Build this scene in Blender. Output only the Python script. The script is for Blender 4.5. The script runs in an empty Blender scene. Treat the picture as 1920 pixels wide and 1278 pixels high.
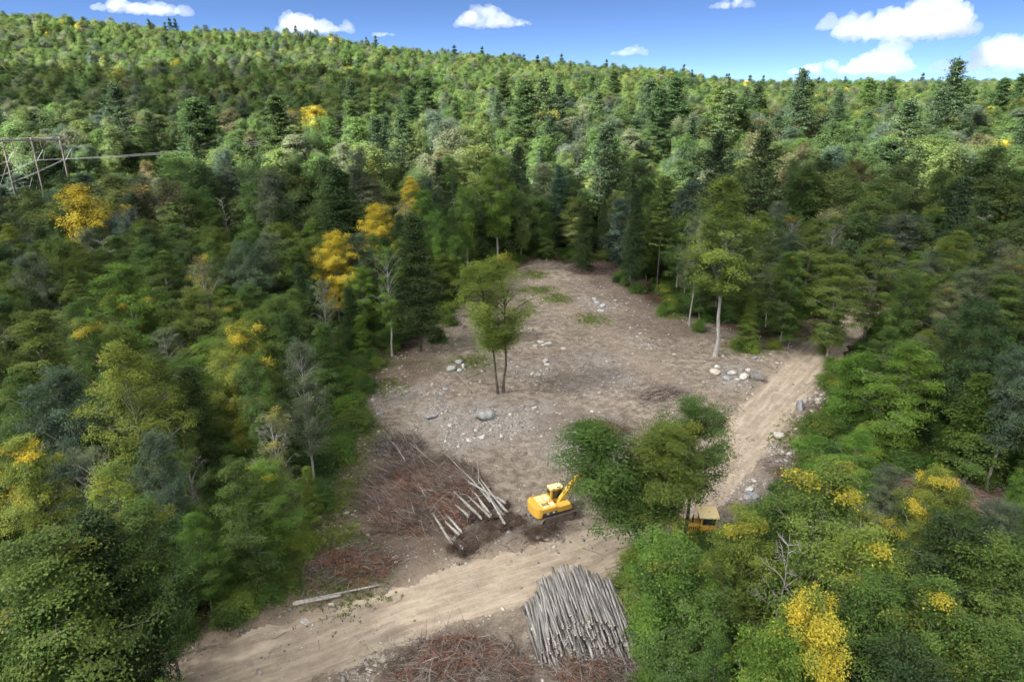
import bpy, bmesh, math, random
import numpy as np
from mathutils import Vector, Matrix, Euler

R = math.radians
scene = bpy.context.scene
COL = scene.collection
rng = np.random.default_rng(7)
random.seed(7)

# ------------------------------------------------------------------ camera
CAM_H, PITCH, FPX = 35.0, R(20.5), 1280.0
cam_d = bpy.data.cameras.new('camera')
cam_d.sensor_width, cam_d.lens = 36.0, 24.0
cam_d.clip_start, cam_d.clip_end = 0.5, 20000
cam = bpy.data.objects.new('camera', cam_d)
cam.location = (0, 0, CAM_H)
cam.rotation_euler = (R(90) - PITCH, 0, 0)
COL.objects.link(cam)
scene.camera = cam
cp, sp = math.cos(PITCH), math.sin(PITCH)


def ray(px, py):
    u, v = (px - 960) / FPX, -(py - 639) / FPX
    return u, cp + v * sp, -sp + v * cp


def project(x, y, z):
    dz = z - CAM_H
    f = y * cp - dz * sp
    up = y * sp + dz * cp
    if f < 1:
        return None
    return 960 + FPX * x / f, 639 - FPX * up / f


# ------------------------------------------------------------------ terrain
def vnoise(x, y, seed=0):
    """smooth value noise, arrays in, -1..1 out"""
    x = np.asarray(x, float); y = np.asarray(y, float)
    xi = np.floor(x).astype(np.int64); yi = np.floor(y).astype(np.int64)
    xf, yf = x - xi, y - yi
    xf = xf * xf * (3 - 2 * xf); yf = yf * yf * (3 - 2 * yf)

    def h(a, b):
        n = (a * 374761393 + b * 668265263 + seed * 1442695041) & 0x7fffffff
        n = ((n ^ (n >> 13)) * 1274126177) & 0x7fffffff
        n = (n ^ (n >> 16)) & 0x7fffffff
        return n / 0x3fffffff - 1.0
    a, b, c, d = h(xi, yi), h(xi + 1, yi), h(xi, yi + 1), h(xi + 1, yi + 1)
    return (a * (1 - xf) + b * xf) * (1 - yf) + (c * (1 - xf) + d * xf) * yf


def fbm(x, y, seed=0, oct=4):
    s = 0; a = 1; t = 0
    for i in range(oct):
        s = s + a * vnoise(x * 2 ** i, y * 2 ** i, seed + i * 17); t += a; a *= .5
    return s / t


def sstep(a, b, x):
    t = np.clip((x - a) / (b - a), 0, 1)
    return t * t * (3 - 2 * t)


def ridge_h(x):
    return np.clip(47 - 0.083 * x + 3.5 * vnoise(np.asarray(x) / 90., 0 * np.asarray(x) + 3.3, 5), 27, 140)


def terrain(x, y):
    x = np.asarray(x, float); y = np.asarray(y, float)
    z = 8.0 * sstep(115, 265, y)
    s = np.clip((y - 262) / 358, 0, 1)
    rh = ridge_h(x)
    z = z + (rh - 8) * (s ** 1.15) + 2.5 * fbm(x / 70, y / 70, 9, 2) * sstep(240, 330, y)
    z = z - np.clip(y - 620, 0, 600) * 0.10
    return np.where(y > 620, np.maximum(z, 2), z)


def ground_at(px, py):
    dx, dy, dz = ray(px, py)
    t = 15.0
    while t < 3000:
        x, y, z = dx * t, dy * t, CAM_H + dz * t
        if z <= float(terrain(x, y)):
            return x, y
        t += 0.15 if t < 200 else 1.0
    return dx * t, dy * t


def top_at(px, py, h):
    """ground point of a tree of height h whose tip shows at the pixel"""
    dx, dy, dz = ray(px, py)
    t = 12.0
    while t < 2500:
        x, y, z = dx * t, dy * t, CAM_H + dz * t
        if z <= float(terrain(x, y)) + h:
            return x, y
        t += 0.25 if t < 200 else 1.0
    return dx * t, dy * t


def poly_ground(pts):
    return np.array([ground_at(*p) for p in pts])


def sdist_poly(x, y, P):
    """signed distance to polygon, positive inside"""
    x = np.asarray(x, float); y = np.asarray(y, float)
    d = np.full(x.shape, 1e9); ins = np.zeros(x.shape, bool)
    n = len(P)
    for i in range(n):
        ax, ay = P[i]; bx, by = P[(i + 1) % n]
        ex, ey = bx - ax, by - ay
        t = np.clip(((x - ax) * ex + (y - ay) * ey) / (ex * ex + ey * ey + 1e-9), 0, 1)
        d = np.minimum(d, np.hypot(x - ax - t * ex, y - ay - t * ey))
        cond = ((ay > y) != (by > y)) & (x < (bx - ax) * (y - ay) / (by - ay + 1e-12) + ax)
        ins ^= cond
    return np.where(ins, d, -d)


def dist_line(x, y, P):
    x = np.asarray(x, float); y = np.asarray(y, float)
    d = np.full(x.shape, 1e9)
    for i in range(len(P) - 1):
        ax, ay = P[i]; bx, by = P[i + 1]
        ex, ey = bx - ax, by - ay
        t = np.clip(((x - ax) * ex + (y - ay) * ey) / (ex * ex + ey * ey + 1e-9), 0, 1)
        d = np.minimum(d, np.hypot(x - ax - t * ex, y - ay - t * ey))
    return d


CLEAR = poly_ground([(60, 1300), (250, 1215), (430, 1150), (545, 1095), (575, 1000), (612, 900), (680, 800), (690, 735),
                     (735, 668), (800, 632), (850, 585), (900, 540), (965, 500), (1010, 484), (1060, 494), (1120, 496),
                     (1165, 540), (1250, 580), (1310, 605), (1390, 625), (1450, 640), (1500, 605), (1545, 596), (1562, 630),
                     (1548, 690), (1545, 760), (1525, 840), (1500, 905), (1440, 965), (1345, 1030), (1240, 1060),
                     (1190, 1100), (1215, 1200), (1260, 1300), (900, 1420), (300, 1420)])
ROAD = poly_ground([(120, 1370), (330, 1292), (560, 1218), (760, 1143), (950, 1085), (1100, 1040), (1220, 982), (1320, 900),
                    (1400, 812), (1468, 735), (1530, 668), (1585, 610), (1640, 575)])
TRAIL = poly_ground([(1010, 500), (1040, 555), (1085, 595), (1160, 645), (1220, 690), (1290, 735), (1370, 790)])
PATCH = poly_ground([(1630, 930), (1700, 885), (1800, 890), (1930, 950), (1930, 1030), (1830, 975), (1720, 965)])

# ------------------------------------------------------------------ materials


def new_mat(name):
    m = bpy.data.materials.new(name)
    m.use_nodes = True
    nt = m.node_tree
    for n in list(nt.nodes):
        nt.nodes.remove(n)
    return m, nt, nt.nodes, nt.links


def N(nt, typ, **kw):
    n = nt.nodes.new(typ)
    for k, v in kw.items():
        if k.startswith('i_'):
            n.inputs[k[2:].replace('_', ' ')].default_value = v
        else:
            setattr(n, k, v)
    return n


def mixc(nt, fac, a, b, typ='MIX'):
    n = nt.nodes.new('ShaderNodeMix'); n.data_type = 'RGBA'; n.blend_type = typ
    for sock, v in ((n.inputs[0], fac), (n.inputs[6], a), (n.inputs[7], b)):
        if hasattr(v, 'is_linked') or hasattr(v, 'links'):
            nt.links.new(v, sock)
        elif isinstance(v, (int, float)):
            sock.default_value = v
        else:
            sock.default_value = (*v, 1)
    return n.outputs[2]


def mathn(nt, op, a, b=None, clamp=False):
    n = nt.nodes.new('ShaderNodeMath'); n.operation = op; n.use_clamp = clamp
    for i, v in enumerate((a, b)):
        if v is None:
            continue
        if hasattr(v, 'links'):
            nt.links.new(v, n.inputs[i])
        else:
            n.inputs[i].default_value = v
    return n.outputs[0]


def maprange(nt, v, a, b, c, d):
    n = nt.nodes.new('ShaderNodeMapRange'); n.clamp = True
    nt.links.new(v, n.inputs[0])
    for i, q in enumerate((a, b, c, d)):
        n.inputs[i + 1].default_value = q
    return n.outputs[0]


def noise(nt, scale, detail=4, rough=.6, coord='Object', vec=None):
    if vec is None:
        tc = nt.nodes.new('ShaderNodeTexCoord'); vec = tc.outputs[coord]
    n = nt.nodes.new('ShaderNodeTexNoise')
    n.inputs['Scale'].default_value = scale; n.inputs['Detail'].default_value = detail; n.inputs['Roughness'].default_value = rough
    nt.links.new(vec, n.inputs['Vector'])
    return n.outputs[0]


def attr(nt, name, typ='GEOMETRY'):
    n = nt.nodes.new('ShaderNodeAttribute'); n.attribute_name = name; n.attribute_type = typ
    return n


def finish(nt, color, rough=.8, spec=.2, bump=None, bstr=.5, bdist=.05, metal=0.0, trans=0.0):
    p = nt.nodes.new('ShaderNodeBsdfPrincipled')
    if hasattr(color, 'links'):
        nt.links.new(color, p.inputs['Base Color'])
    else:
        p.inputs['Base Color'].default_value = (*color, 1)
    if hasattr(rough, 'links'):
        nt.links.new(rough, p.inputs['Roughness'])
    else:
        p.inputs['Roughness'].default_value = rough
    p.inputs['Specular IOR Level'].default_value = spec
    p.inputs['Metallic'].default_value = metal
    if bump is not None:
        b = nt.nodes.new('ShaderNodeBump'); b.inputs['Strength'].default_value = bstr; b.inputs['Distance'].default_value = bdist
        nt.links.new(bump, b.inputs['Height']); nt.links.new(b.outputs[0], p.inputs['Normal'])
    out = nt.nodes.new('ShaderNodeOutputMaterial')
    sh = p.outputs[0]
    if trans:
        t = nt.nodes.new('ShaderNodeBsdfTranslucent')
        if hasattr(color, 'links'):
            nt.links.new(color, t.inputs[0])
        mx = nt.nodes.new('ShaderNodeMixShader'); mx.inputs[0].default_value = trans
        nt.links.new(sh, mx.inputs[1]); nt.links.new(t.outputs[0], mx.inputs[2]); sh = mx.outputs[0]
    nt.links.new(sh, out.inputs[0])
    return p


YELLOW, ORANGE = (.54, .44, .045), (.50, .34, .04)


def leaf_material(name, forest=False, conifer=False):
    m, nt, nd, lk = new_mat(name)
    lv = attr(nt, 'lv').outputs['Fac']; au = attr(nt, 'au').outputs['Fac']
    if forest:
        base = attr(nt, 'tint', 'INSTANCER').outputs['Color']
        alpha = attr(nt, 'autumn', 'INSTANCER').outputs['Fac']
    else:
        oi = nd.new('ShaderNodeObjectInfo'); base = oi.outputs['Color']; alpha = oi.outputs['Alpha']
    dark = mixc(nt, 1.0, base, (.72, .76, .78) if forest else (.64, .70, .72), 'MULTIPLY')
    lite = mixc(nt, 1.0, base, (1.17, 1.18, 1.06) if forest else (1.42, 1.30, 1.0), 'MULTIPLY')
    c = mixc(nt, lv, dark, lite)
    if not conifer:
        turned = maprange(nt, mathn(nt, 'SUBTRACT', alpha, au), -.01, .22, 0, 1)
        yo = mixc(nt, maprange(nt, lv, .7, 1, 0, .7), YELLOW, ORANGE)
        # half-turned leaves keep some green
        yo = mixc(nt, maprange(nt, lv, .1, .5, .5, 0), yo, base)
        c = mixc(nt, turned, c, yo)
    finish(nt, c, .6, .10 if conifer else .22, trans=.25 if conifer else .42)
    return m


M_LEAF = leaf_material('leaf')
M_NEEDLE = leaf_material('needle', conifer=True)
M_FLEAF = leaf_material('forest_leaf', forest=True)
M_FNEEDLE = leaf_material('forest_needle', forest=True, conifer=True)


def bark_material(name, c1, c2, sc=3.0):
    m, nt, nd, lk = new_mat(name)
    tc = nd.new('ShaderNodeTexCoord'); mp = nd.new('ShaderNodeMapping')
    mp.inputs['Scale'].default_value = (sc, sc, sc * .25)
    lk.new(tc.outputs['Object'], mp.inputs[0])
    n = noise(nt, 2.0, 6, .7, vec=mp.outputs[0])
    c = mixc(nt, maprange(nt, n, .35, .65, 0, 1), c1, c2)
    n2 = noise(nt, .9, 3)
    c = mixc(nt, maprange(nt, n2, .55, .75, 0, .5), c, (.10, .11, .07))
    finish(nt, c, .9, .1, bump=n, bstr=.6, bdist=.03)
    return m


M_BARK = bark_material('bark_brown', (.045, .036, .03), (.13, .11, .09))
M_BARKG = bark_material('bark_grey', (.14, .125, .11), (.32, .30, .27))
M_BARKP = bark_material('bark_pale', (.17, .16, .145), (.36, .345, .315))
M_DEADW = bark_material('dead_wood', (.17, .155, .14), (.34, .315, .29))

# ------------------------------------------------------------------ mesh helpers


def mesh_np(name, verts, faces, mats, mat_idx=None, fattr=None, smooth=False):
    """verts (V,3); faces (F,k) int array or list of arrays of different k"""
    me = bpy.data.meshes.new(name)
    if not isinstance(faces, list):
        faces = [faces]
    faces = [np.asarray(f, np.int32) for f in faces if len(f)]
    loops = np.concatenate([f.ravel() for f in faces])
    counts = np.concatenate([np.full(len(f), f.shape[1], np.int32) for f in faces])
    starts = np.concatenate([[0], np.cumsum(counts)[:-1]]).astype(np.int32)
    me.vertices.add(len(verts)); me.vertices.foreach_set('co', np.asarray(verts, np.float32).ravel())
    me.loops.add(len(loops)); me.loops.foreach_set('vertex_index', loops)
    me.polygons.add(len(counts)); me.polygons.foreach_set('loop_start', starts)
    try:
        me.polygons.foreach_set('loop_total', counts)
    except Exception:
        pass
    for m in mats:
        me.materials.append(m)
    if mat_idx is not None:
        me.polygons.foreach_set('material_index', np.asarray(mat_idx, np.int32))
    if smooth:
        me.polygons.foreach_set('use_smooth', np.ones(len(counts), bool))
    for k, v in (fattr or {}).items():
        a = me.attributes.new(k, 'FLOAT', 'FACE'); a.data.foreach_set('value', np.asarray(v, np.float32))
    me.update(calc_edges=True)
    return me


class Tubes:
    """collects tapered tubes along polylines"""
    def __init__(s):
        s.v = []; s.f = []; s.n = 0; s.caps = []

    def add(s, pts, rad, k=5, cap=False):
        P = np.asarray(pts, float); r = np.asarray(rad, float) * np.ones(len(P))
        T = np.gradient(P, axis=0); T /= np.linalg.norm(T, axis=1)[:, None] + 1e-9
        ref = np.array([0, 0, 1.]) if abs(T[:, 2]).mean() < .8 else np.array([1., 0, 0])
        A = np.cross(T, ref); A /= np.linalg.norm(A, axis=1)[:, None] + 1e-9
        B = np.cross(T, A)
        th = np.arange(k) * 2 * math.pi / k
        V = P[:, None, :] + r[:, None, None] * (np.cos(th)[None, :, None] * A[:, None, :] + np.sin(th)[None, :, None] * B[:, None, :])
        m = len(P)
        i = np.arange(m - 1)[:, None] * k; j = np.arange(k)[None, :]; j2 = (j + 1) % k
        F = np.stack([i + j, i + j2, i + k + j2, i + k + j], -1).reshape(-1, 4) + s.n
        s.v.append(V.reshape(-1, 3)); s.f.append(F)
        if cap:
            s.caps.append((s.n + np.arange(k))[None, ::-1]); s.caps.append((s.n + (m - 1) * k + np.arange(k))[None, :])
        s.n += m * k

    def mesh(s, name, mats, cap_mat=None):
        F = np.concatenate(s.f); fs = [F]; mi = np.zeros(len(F), int)
        if s.caps:
            C = np.concatenate(s.caps); fs.append(C)
            mi = np.concatenate([mi, np.full(len(C), cap_mat or 0)])
        return mesh_np(name, np.concatenate(s.v), fs, mats, mi, smooth=not s.caps)


def unit(a):
    return a / (np.linalg.norm(a, axis=-1, keepdims=True) + 1e-9)


def leaf_quads(C, Nrm, size, rg, aspect=.62, dirs=None):
    n = len(C)
    if dirs is None:
        a = rg.normal(size=(n, 3))
    else:
        a = dirs
    if Nrm is not None:
        Nrm = unit(Nrm)
        T = unit(a - (a * Nrm).sum(1, keepdims=True) * Nrm)
        B = np.cross(Nrm, T)
    else:
        T = unit(a)
        B = unit(np.cross(T, rg.normal(size=(n, 3))))
        Nrm = np.cross(T, B)
    s = np.asarray(size).reshape(-1, 1) * np.ones((n, 1))
    V = np.stack([C - T * s * .5, C + B * s * aspect * .5 - T * s * .06 + Nrm * s * .10, C + T * s * .55,
                  C - B * s * aspect * .5 - T * s * .06 + Nrm * s * .10], 1)
    return V.reshape(-1, 3), np.arange(n * 4).reshape(n, 4)


class Proto:
    pass


def bez(a, c, b, n):
    t = np.linspace(0, 1, n)[:, None]
    return a * (1 - t) ** 2 + 2 * c * t * (1 - t) + b * t * t


def prof(kind, f):
    if kind == 'round':
        return np.sin(math.pi * (0.14 + 0.80 * f)) ** .65
    if kind == 'vase':
        return (0.35 + .75 * f) * np.sqrt(np.clip(1.04 - f ** 3.5, 0, 1))
    if kind == 'oval':
        return np.sin(math.pi * (0.10 + 0.86 * f)) ** .8
    if kind == 'cone':
        return np.clip(1.05 - f, .06, 1) ** .85
    return np.ones_like(f)


def decid(name, seed, H=18, rad=4.2, cb=.3, nl=60, tw=5, lpp=60, leaf=.26, flat=.13, spread=.55, shape='round', trunks=1,
          bark=None, forest=False, lean=(0, 0), inner=.3, dead=0, twigs=True, tr=.0105, up=.55, nout=None, nrand=None):
    nout = nout or (1.3 if forest else .6); nrand = nrand or (.26 if forest else .34)
    rg = np.random.default_rng(seed)
    tb = Tubes()
    axes = []
    for k in range(trunks):
        off = np.array([0, 0, 0.]) if trunks == 1 else np.array([math.cos(k * 2.6 + seed), math.sin(k * 2.6 + seed), 0]) * (.35)
        n = 9
        zz = np.linspace(-.4, H * .93, n)
        wob = np.cumsum(rg.normal(size=(n, 2)) * H * .006, axis=0)
        P = np.zeros((n, 3)); P[:, 2] = zz
        sp_ = np.clip(zz / H, 0, 1)[:, None] ** 1.3
        P[:, :2] = wob * (zz > 1)[:, None] + off[:2] * (1 + sp_ * (2.2 if trunks > 1 else 0)) + sp_ * np.array(lean) * H
        r0 = tr * H * (1 if trunks == 1 else .8)
        tb.add(P, np.linspace(1, .12, n) ** .8 * r0 * np.r_[1.5, np.ones(n - 1)], 7)
        axes.append(P)

    def axis_at(k, z):
        P = axes[k]
        return np.array([np.interp(z, P[:, 2], P[:, 0]), np.interp(z, P[:, 2], P[:, 1]), z])
    C = []; NR = []; LV = []; AU = []
    ga = rg.uniform(0, 6.28)
    for i in range(nl):
        f = (i + rg.uniform(.1, .9)) / nl
        zc = H * (cb + (1 - cb) * f) * rg.uniform(.97, 1.0)
        az = ga + i * 2.39996 + rg.normal() * .35
        rr = rad * prof(shape, np.array(f)) * (inner + (1 - inner) * math.sqrt(rg.uniform(0, 1))) * rg.uniform(.72, 1.30)
        k = i % trunks
        zs = max(H * cb * .78, zc - rr * up * rg.uniform(.7, 1.5) - .4)
        zs = min(zs, H * .9)
        a = axis_at(k, zs)
        ctr = axis_at(k, min(zc, H * .92))
        b = np.array([ctr[0] + math.cos(az) * rr, ctr[1] + math.sin(az) * rr, zc])
        c = a * .55 + b * .45 + np.array([0, 0, (zc - zs) * .18 + .1 * rr])
        L = bez(a, c, b, 6)
        tb.add(L, np.linspace(.32, .06, 6) * tr * H * (.5 + .5 * rr / rad), 4)
        ln = np.linalg.norm(b - a)
        padv = rg.uniform(0, 1)
        bau = rg.uniform(0, 1)
        isdead = rg.uniform() < dead
        for j in range(tw):
            t = rg.uniform(.45, 1.02) if j else 1.0
            q = np.array([np.interp(t, np.linspace(0, 1, 6), L[:, d]) for d in range(3)])
            d = rg.normal(size=3) * np.array([1, 1, .25]); d /= np.linalg.norm(d)
            e = q + d * ln * rg.uniform(.1, .32) * (0.2 if j == 0 else 1)
            if twigs:
                tb.add(np.stack([q, (q + e) / 2 + [0, 0, .05], e]), [.018 * H / 18, .012, .006], 3)
                if isdead:
                    for _ in range(3):
                        e2 = e + unit(rg.normal(size=3)) * rg.uniform(.4, 1.0)
                        tb.add(np.stack([e, e2]), [.012, .005], 3)
            if isdead:
                continue
            m = int(lpp * rg.uniform(.6, 1.4))
            s = spread * rg.uniform(.7, 1.3)
            g = rg.normal(size=(m, 3)) * np.array([s, s, 0])
            r2 = (g[:, :2] ** 2).sum(1) / (s * s)
            g[:, 2] = rg.normal(size=m) * flat * 1.6 - r2 * s * .10
            cc = e + g
            C.append(cc)
            outw = cc - np.array([ctr[0], ctr[1], H * (cb + .35 * (1 - cb))])
            NR.append(np.array([0, 0, 1.0]) + nout * unit(outw) + nrand * rg.normal(size=(m, 3)))
            LV.append(np.clip(.55 * padv + .5 * rg.uniform(0, 1, m) - .02, 0, 1))
            AU.append(np.clip(.62 * bau + .38 * (1 - f) + rg.normal(size=m) * .03, .02, 1.2))
    C = np.concatenate(C); NR = np.concatenate(NR)
    V, F = leaf_quads(C, NR, leaf * rg.uniform(.55, 1.45, len(C)), rg)
    p = Proto(); p.H = H; p.R = rad
    p.trunk = tb.mesh(name + '_trunk', [bark or M_BARK])
    p.crown = mesh_np(name + '_crown', V, F, [M_FLEAF if forest else M_LEAF], fattr={'lv': np.concatenate(LV), 'au': np.concatenate(AU)})
    return p


def pine(name, seed, H=27, rad=4.6, cb=.3, step=1.0, per=6, ncl=5, npc=26, leaf=.5, forest=False, shape='pine', droop=0.0, bark=None, asp=.24, stubs=True):
    rg = np.random.default_rng(seed)
    tb = Tubes()
    n = 8; zz = np.linspace(-.4, H, n)
    P = np.zeros((n, 3)); P[:, 2] = zz; P[1:, :2] = np.cumsum(rg.normal(size=(n - 1, 2)) * .05, axis=0)
    tb.add(P, np.linspace(1, .06, n) * .0105 * H, 7)
    C = []; D = []; LV = []
    z = H * cb; gi = 0
    if stubs:
        for i in range(int(H * cb * 1.1)):
            zz_ = H * cb * rg.uniform(.35, 1.1); az = rg.uniform(0, 6.28); l = rg.uniform(.5, 1.6)
            a = np.array([np.interp(zz_, P[:, 2], P[:, 0]), np.interp(zz_, P[:, 2], P[:, 1]), zz_])
            tb.add(np.stack([a, a + np.array([math.cos(az), math.sin(az), .05]) * l]), [.03, .008], 3)
    while z < H - .25:
        f = (z - H * cb) / (H * (1 - cb))
        if shape == 'pine':
            pr = (min(1, .6 + 1.2 * f)) * (1.02 - f) ** .72 * (1 + .20 * math.sin(f * 23 + seed))
        elif shape == 'fir':
            pr = (1.03 - f) ** .85 * (1 + .18 * math.sin(f * 17 + seed))
        else:
            pr = (min(1, .7 + 1.5 * f)) * (1.02 - f) ** .72
        whv = rg.uniform(.75, 1.15)
        for j in range(per):
            gi += 1
            if rg.uniform() < .10:
                continue
            az = gi * 2.39996 + rg.normal() * .25
            L = rad * pr * whv * rg.uniform(.65, 1.18)
            if L < .3:
                L = .3
            upa = (.10 + .75 * f ** 2) - droop
            z0 = z + rg.normal() * step * .22
            a = np.array([np.interp(z0, P[:, 2], P[:, 0]), np.interp(z0, P[:, 2], P[:, 1]), z0])
            h = np.array([math.cos(az), math.sin(az), 0])
            b = a + h * L + np.array([0, 0, L * upa])
            c = a + h * L * .5 + np.array([0, 0, L * (upa * .5 + (.10 if droop else -.07))])
            Lp = bez(a, c, b, 5)
            tb.add(Lp, np.linspace(.045, .012, 5) * H / 27, 4)
            bv = rg.uniform(0, 1)
            side = np.array([-h[1], h[0], 0])
            m_ = max(2, int(round(ncl * (.35 + .75 * L / rad))))
            for q in range(m_):
                t = .25 + .78 * (q + rg.uniform(.2, .8)) / m_
                pt = np.array([np.interp(t, np.linspace(0, 1, 5), Lp[:, d]) for d in range(3)])
                w = L * .30 * (1.15 - abs(t - .55)) * rg.uniform(-1, 1)
                pt = pt + side * w + np.array([0, 0, -.25 * abs(w) if droop else .05 * abs(w)])
                m = int(npc * rg.uniform(.7, 1.3))
                s = .34 * (1 + .25 * (rad / 4.6))
                g = rg.normal(size=(m, 3)) * np.array([s, s, .13 if not droop else .15])
                C.append(pt + g)
                dd = h * .9 + side * np.sign(w) * .45 + rg.normal(size=(m, 3)) * .55 + np.array([0, 0, .35 if not droop else -.35])
                D.append(dd)
                LV.append(np.clip(.5 * bv + .55 * rg.uniform(0, 1, m) - .03, 0, 1))
        z += step * rg.uniform(.75, 1.25) * (1 - .45 * f)
    # leader tuft
    m = npc * 2
    C.append(np.array([P[-1, 0], P[-1, 1], H - .3]) + rg.normal(size=(m, 3)) * [.12, .12, .35]); D.append(rg.normal(size=(m, 3)) * .5 + [0, 0, 1.]); LV.append(rg.uniform(0, 1, m))
    C = np.concatenate(C); D = np.concatenate(D); LV = np.concatenate(LV)
    Nr = rg.normal(size=C.shape) * .6 + [0, 0, 1.0]
    V, F = leaf_quads(C, Nr, leaf * rg.uniform(.7, 1.3, len(C)), rg, aspect=asp, dirs=D)
    p = Proto(); p.H = H; p.R = rad
    p.trunk = tb.mesh(name + '_trunk', [bark or M_BARK])
    p.crown = mesh_np(name + '_crown', V, F, [M_FNEEDLE if forest else M_NEEDLE], fattr={'lv': LV, 'au': np.ones(len(C))})
    return p


def bare(name, seed, H=12, nl=16, cb=.35, rad=2.5, lean=(0, 0), mat=None, sub=4, up=1.0):
    rg = np.random.default_rng(seed)
    tb = Tubes(); n = 9
    zz = np.linspace(-.3, H, n); P = np.zeros((n, 3)); P[:, 2] = zz
    P[:, :2] = np.cumsum(rg.normal(size=(n, 2)) * H * .012, axis=0) + np.clip(zz / H, 0, 1)[:, None] ** 1.4 * np.array(lean) * H
    tb.add(P, np.linspace(1, .12, n) * .011 * H, 6)
    for i in range(nl):
        f = (i + rg.uniform(0, 1)) / nl
        z0 = H * (cb + (.97 - cb) * f)
        a = np.array([np.interp(z0, zz, P[:, 0]), np.interp(z0, zz, P[:, 1]), z0])
        az = i * 2.4 + rg.normal() * .4
        L = rad * (1.1 - .75 * f) * rg.uniform(.6, 1.2)
        d = np.array([math.cos(az), math.sin(az), up * rg.uniform(.5, 1.3)])
        d /= np.linalg.norm(d)
        b = a + d * L; c = (a + b) / 2 + rg.normal(size=3) * .12 * L
        B = bez(a, c, b, 6)
        tb.add(B, np.linspace(.05, .012, 6) * H / 12, 4)
        for j in range(sub):
            t = rg.uniform(.3, 1.0)
            q = np.array([np.interp(t, np.linspace(0, 1, 6), B[:, k]) for k in range(3)])
            e = q + unit(d + rg.normal(size=3) * .6) * L * rg.uniform(.2, .5)
            tb.add(bez(q, (q + e) / 2 + rg.normal(size=3) * .06, e, 4), np.linspace(.02, .006, 4), 3)
            for k in range(2):
                e2 = e * .6 + q * .4 + unit(d + rg.normal(size=3) * .8) * L * .2
                tb.add(np.stack([e * .6 + q * .4, e2]), [.01, .004], 3)
    p = Proto(); p.H = H; p.R = rad; p.trunk = tb.mesh(name, [mat or M_DEADW]); p.crown = None
    return p


# ------------------------------------------------------------------ object helpers
def link(name, me, parent=None, loc=None):
    o = bpy.data.objects.new(name, me); COL.objects.link(o)
    if parent is not None:
        o.parent = parent
    if loc is not None:
        o.location = loc
    return o


def tag(o, label=None, cat=None, group=None, kind=None):
    if label: o['label'] = label
    if cat: o['category'] = cat
    if group: o['group'] = group
    if kind: o['kind'] = kind
    return o


def thing(name, label, cat, loc=(0, 0, 0), rz=0, group=None):
    o = link(name, None, None, loc)
    o.rotation_euler = (0, 0, rz); o.empty_display_size = .5
    return tag(o, label, cat, group)


# ------------------------------------------------------------------ tree prototypes
PR = {}
# near broadleaf, fine leaves
PR['maple'] = decid('maple', 11, 18, 4.4, .28, 71, 5, 118, 0.173, spread=.40, shape='round', bark=M_BARKG)
PR['beech'] = decid('beech', 12, 18, 4.8, .22, 78, 5, 111, 0.166, flat=0.072, spread=0.46, shape='oval', bark=M_BARKG, up=.45)
PR['ash'] = decid('ash', 13, 18, 3.6, .34, 58, 5, 111, 0.160, flat=0.144, spread=0.37, shape='vase', bark=M_BARKG, up=.9)
PR['oak'] = decid('oak', 14, 17, 5.2, .20, 96, 5, 126, 0.173, flat=0.192, spread=0.37, shape='round', inner=.55)
PR['birch'] = decid('birch', 15, 17, 3.0, .30, 51, 5, 93, 0.141, flat=0.160, spread=0.33, shape='oval', bark=M_BARKP, up=.8, dead=.08)
PR['sparse'] = decid('sparse', 16, 18, 3.8, .30, 53, 5, 72, 0.154, flat=0.104, spread=0.37, shape='vase', bark=M_BARKP, dead=.25, up=.8)
PR['layer'] = decid('layer', 17, 15, 4.6, .15, 60, 6, 105, 0.173, flat=0.048, spread=0.55, shape='oval', bark=M_BARKG, up=.25)
PR['tall'] = decid('tall', 18, 24, 4.3, .42, 67, 5, 126, 0.192, flat=0.160, spread=0.44, shape='oval', bark=M_BARKP, up=1.1, inner=.2)
PR['lone'] = decid('lone', 29, 20, 3.3, .38, 90, 5, 100, .165, flat=.22, spread=.46, shape='oval', trunks=2, bark=M_BARK, up=.75, inner=.45, lean=(-.075, -.01))
PR['front'] = decid('front', 20, 21, 4.1, .43, 56, 6, 110, .165, flat=.17, spread=.46, shape='round', bark=M_BARK, up=.8, inner=.25, lean=(.02, .03))
PR['leaner'] = decid('leaner', 44, 19, 3.4, .36, 54, 6, 110, .165, flat=.2, spread=.48, shape='oval', bark=M_BARK, up=.7, inner=.3, lean=(-.26, -.03))
PR['bush'] = decid('bush', 21, 8, 2.8, .08, 49, 5, 108, 0.154, flat=0.096, spread=0.37, shape='round', tr=.008)
PR['young'] = decid('young', 22, 12, 2.5, .14, 56, 5, 93, 0.154, flat=0.064, spread=0.38, shape='cone', bark=M_BARKG, up=.3)
PR['shrub'] = decid('shrub', 23, 2.6, 1.5, .05, 30, 4, 37, 0.152, flat=.1, spread=.35, shape='round', tr=.008, twigs=False)
# conifers
PR['pine'] = pine('pine', 31, 27, 7.4, .20, step=1.05, per=6, ncl=7, npc=40, leaf=.46, asp=.30)
PR['pine2'] = pine('pine_b', 32, 27, 6.4, .42, step=1.25, per=5, ncl=7, npc=40, leaf=.46, asp=.30)
PR['pine3'] = pine('pine_c', 36, 27, 7.0, .14, step=1.2, per=5, ncl=7, npc=42, leaf=.46, asp=.30, shape='fir')
PR['fir'] = pine('fir', 33, 18, 3.0, .12, step=.7, per=6, npc=24, leaf=.38, shape='fir')
PR['hemlock'] = pine('hemlock', 34, 18, 3.6, .16, step=.5, per=6, ncl=7, npc=34, leaf=.20, shape='hem', droop=.22, asp=.5)
PR['hemlock2'] = pine('hemlock_b', 35, 16, 3.9, .10, step=.5, per=6, ncl=7, npc=38, leaf=.20, shape='hem', droop=.12, asp=.5)
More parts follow.
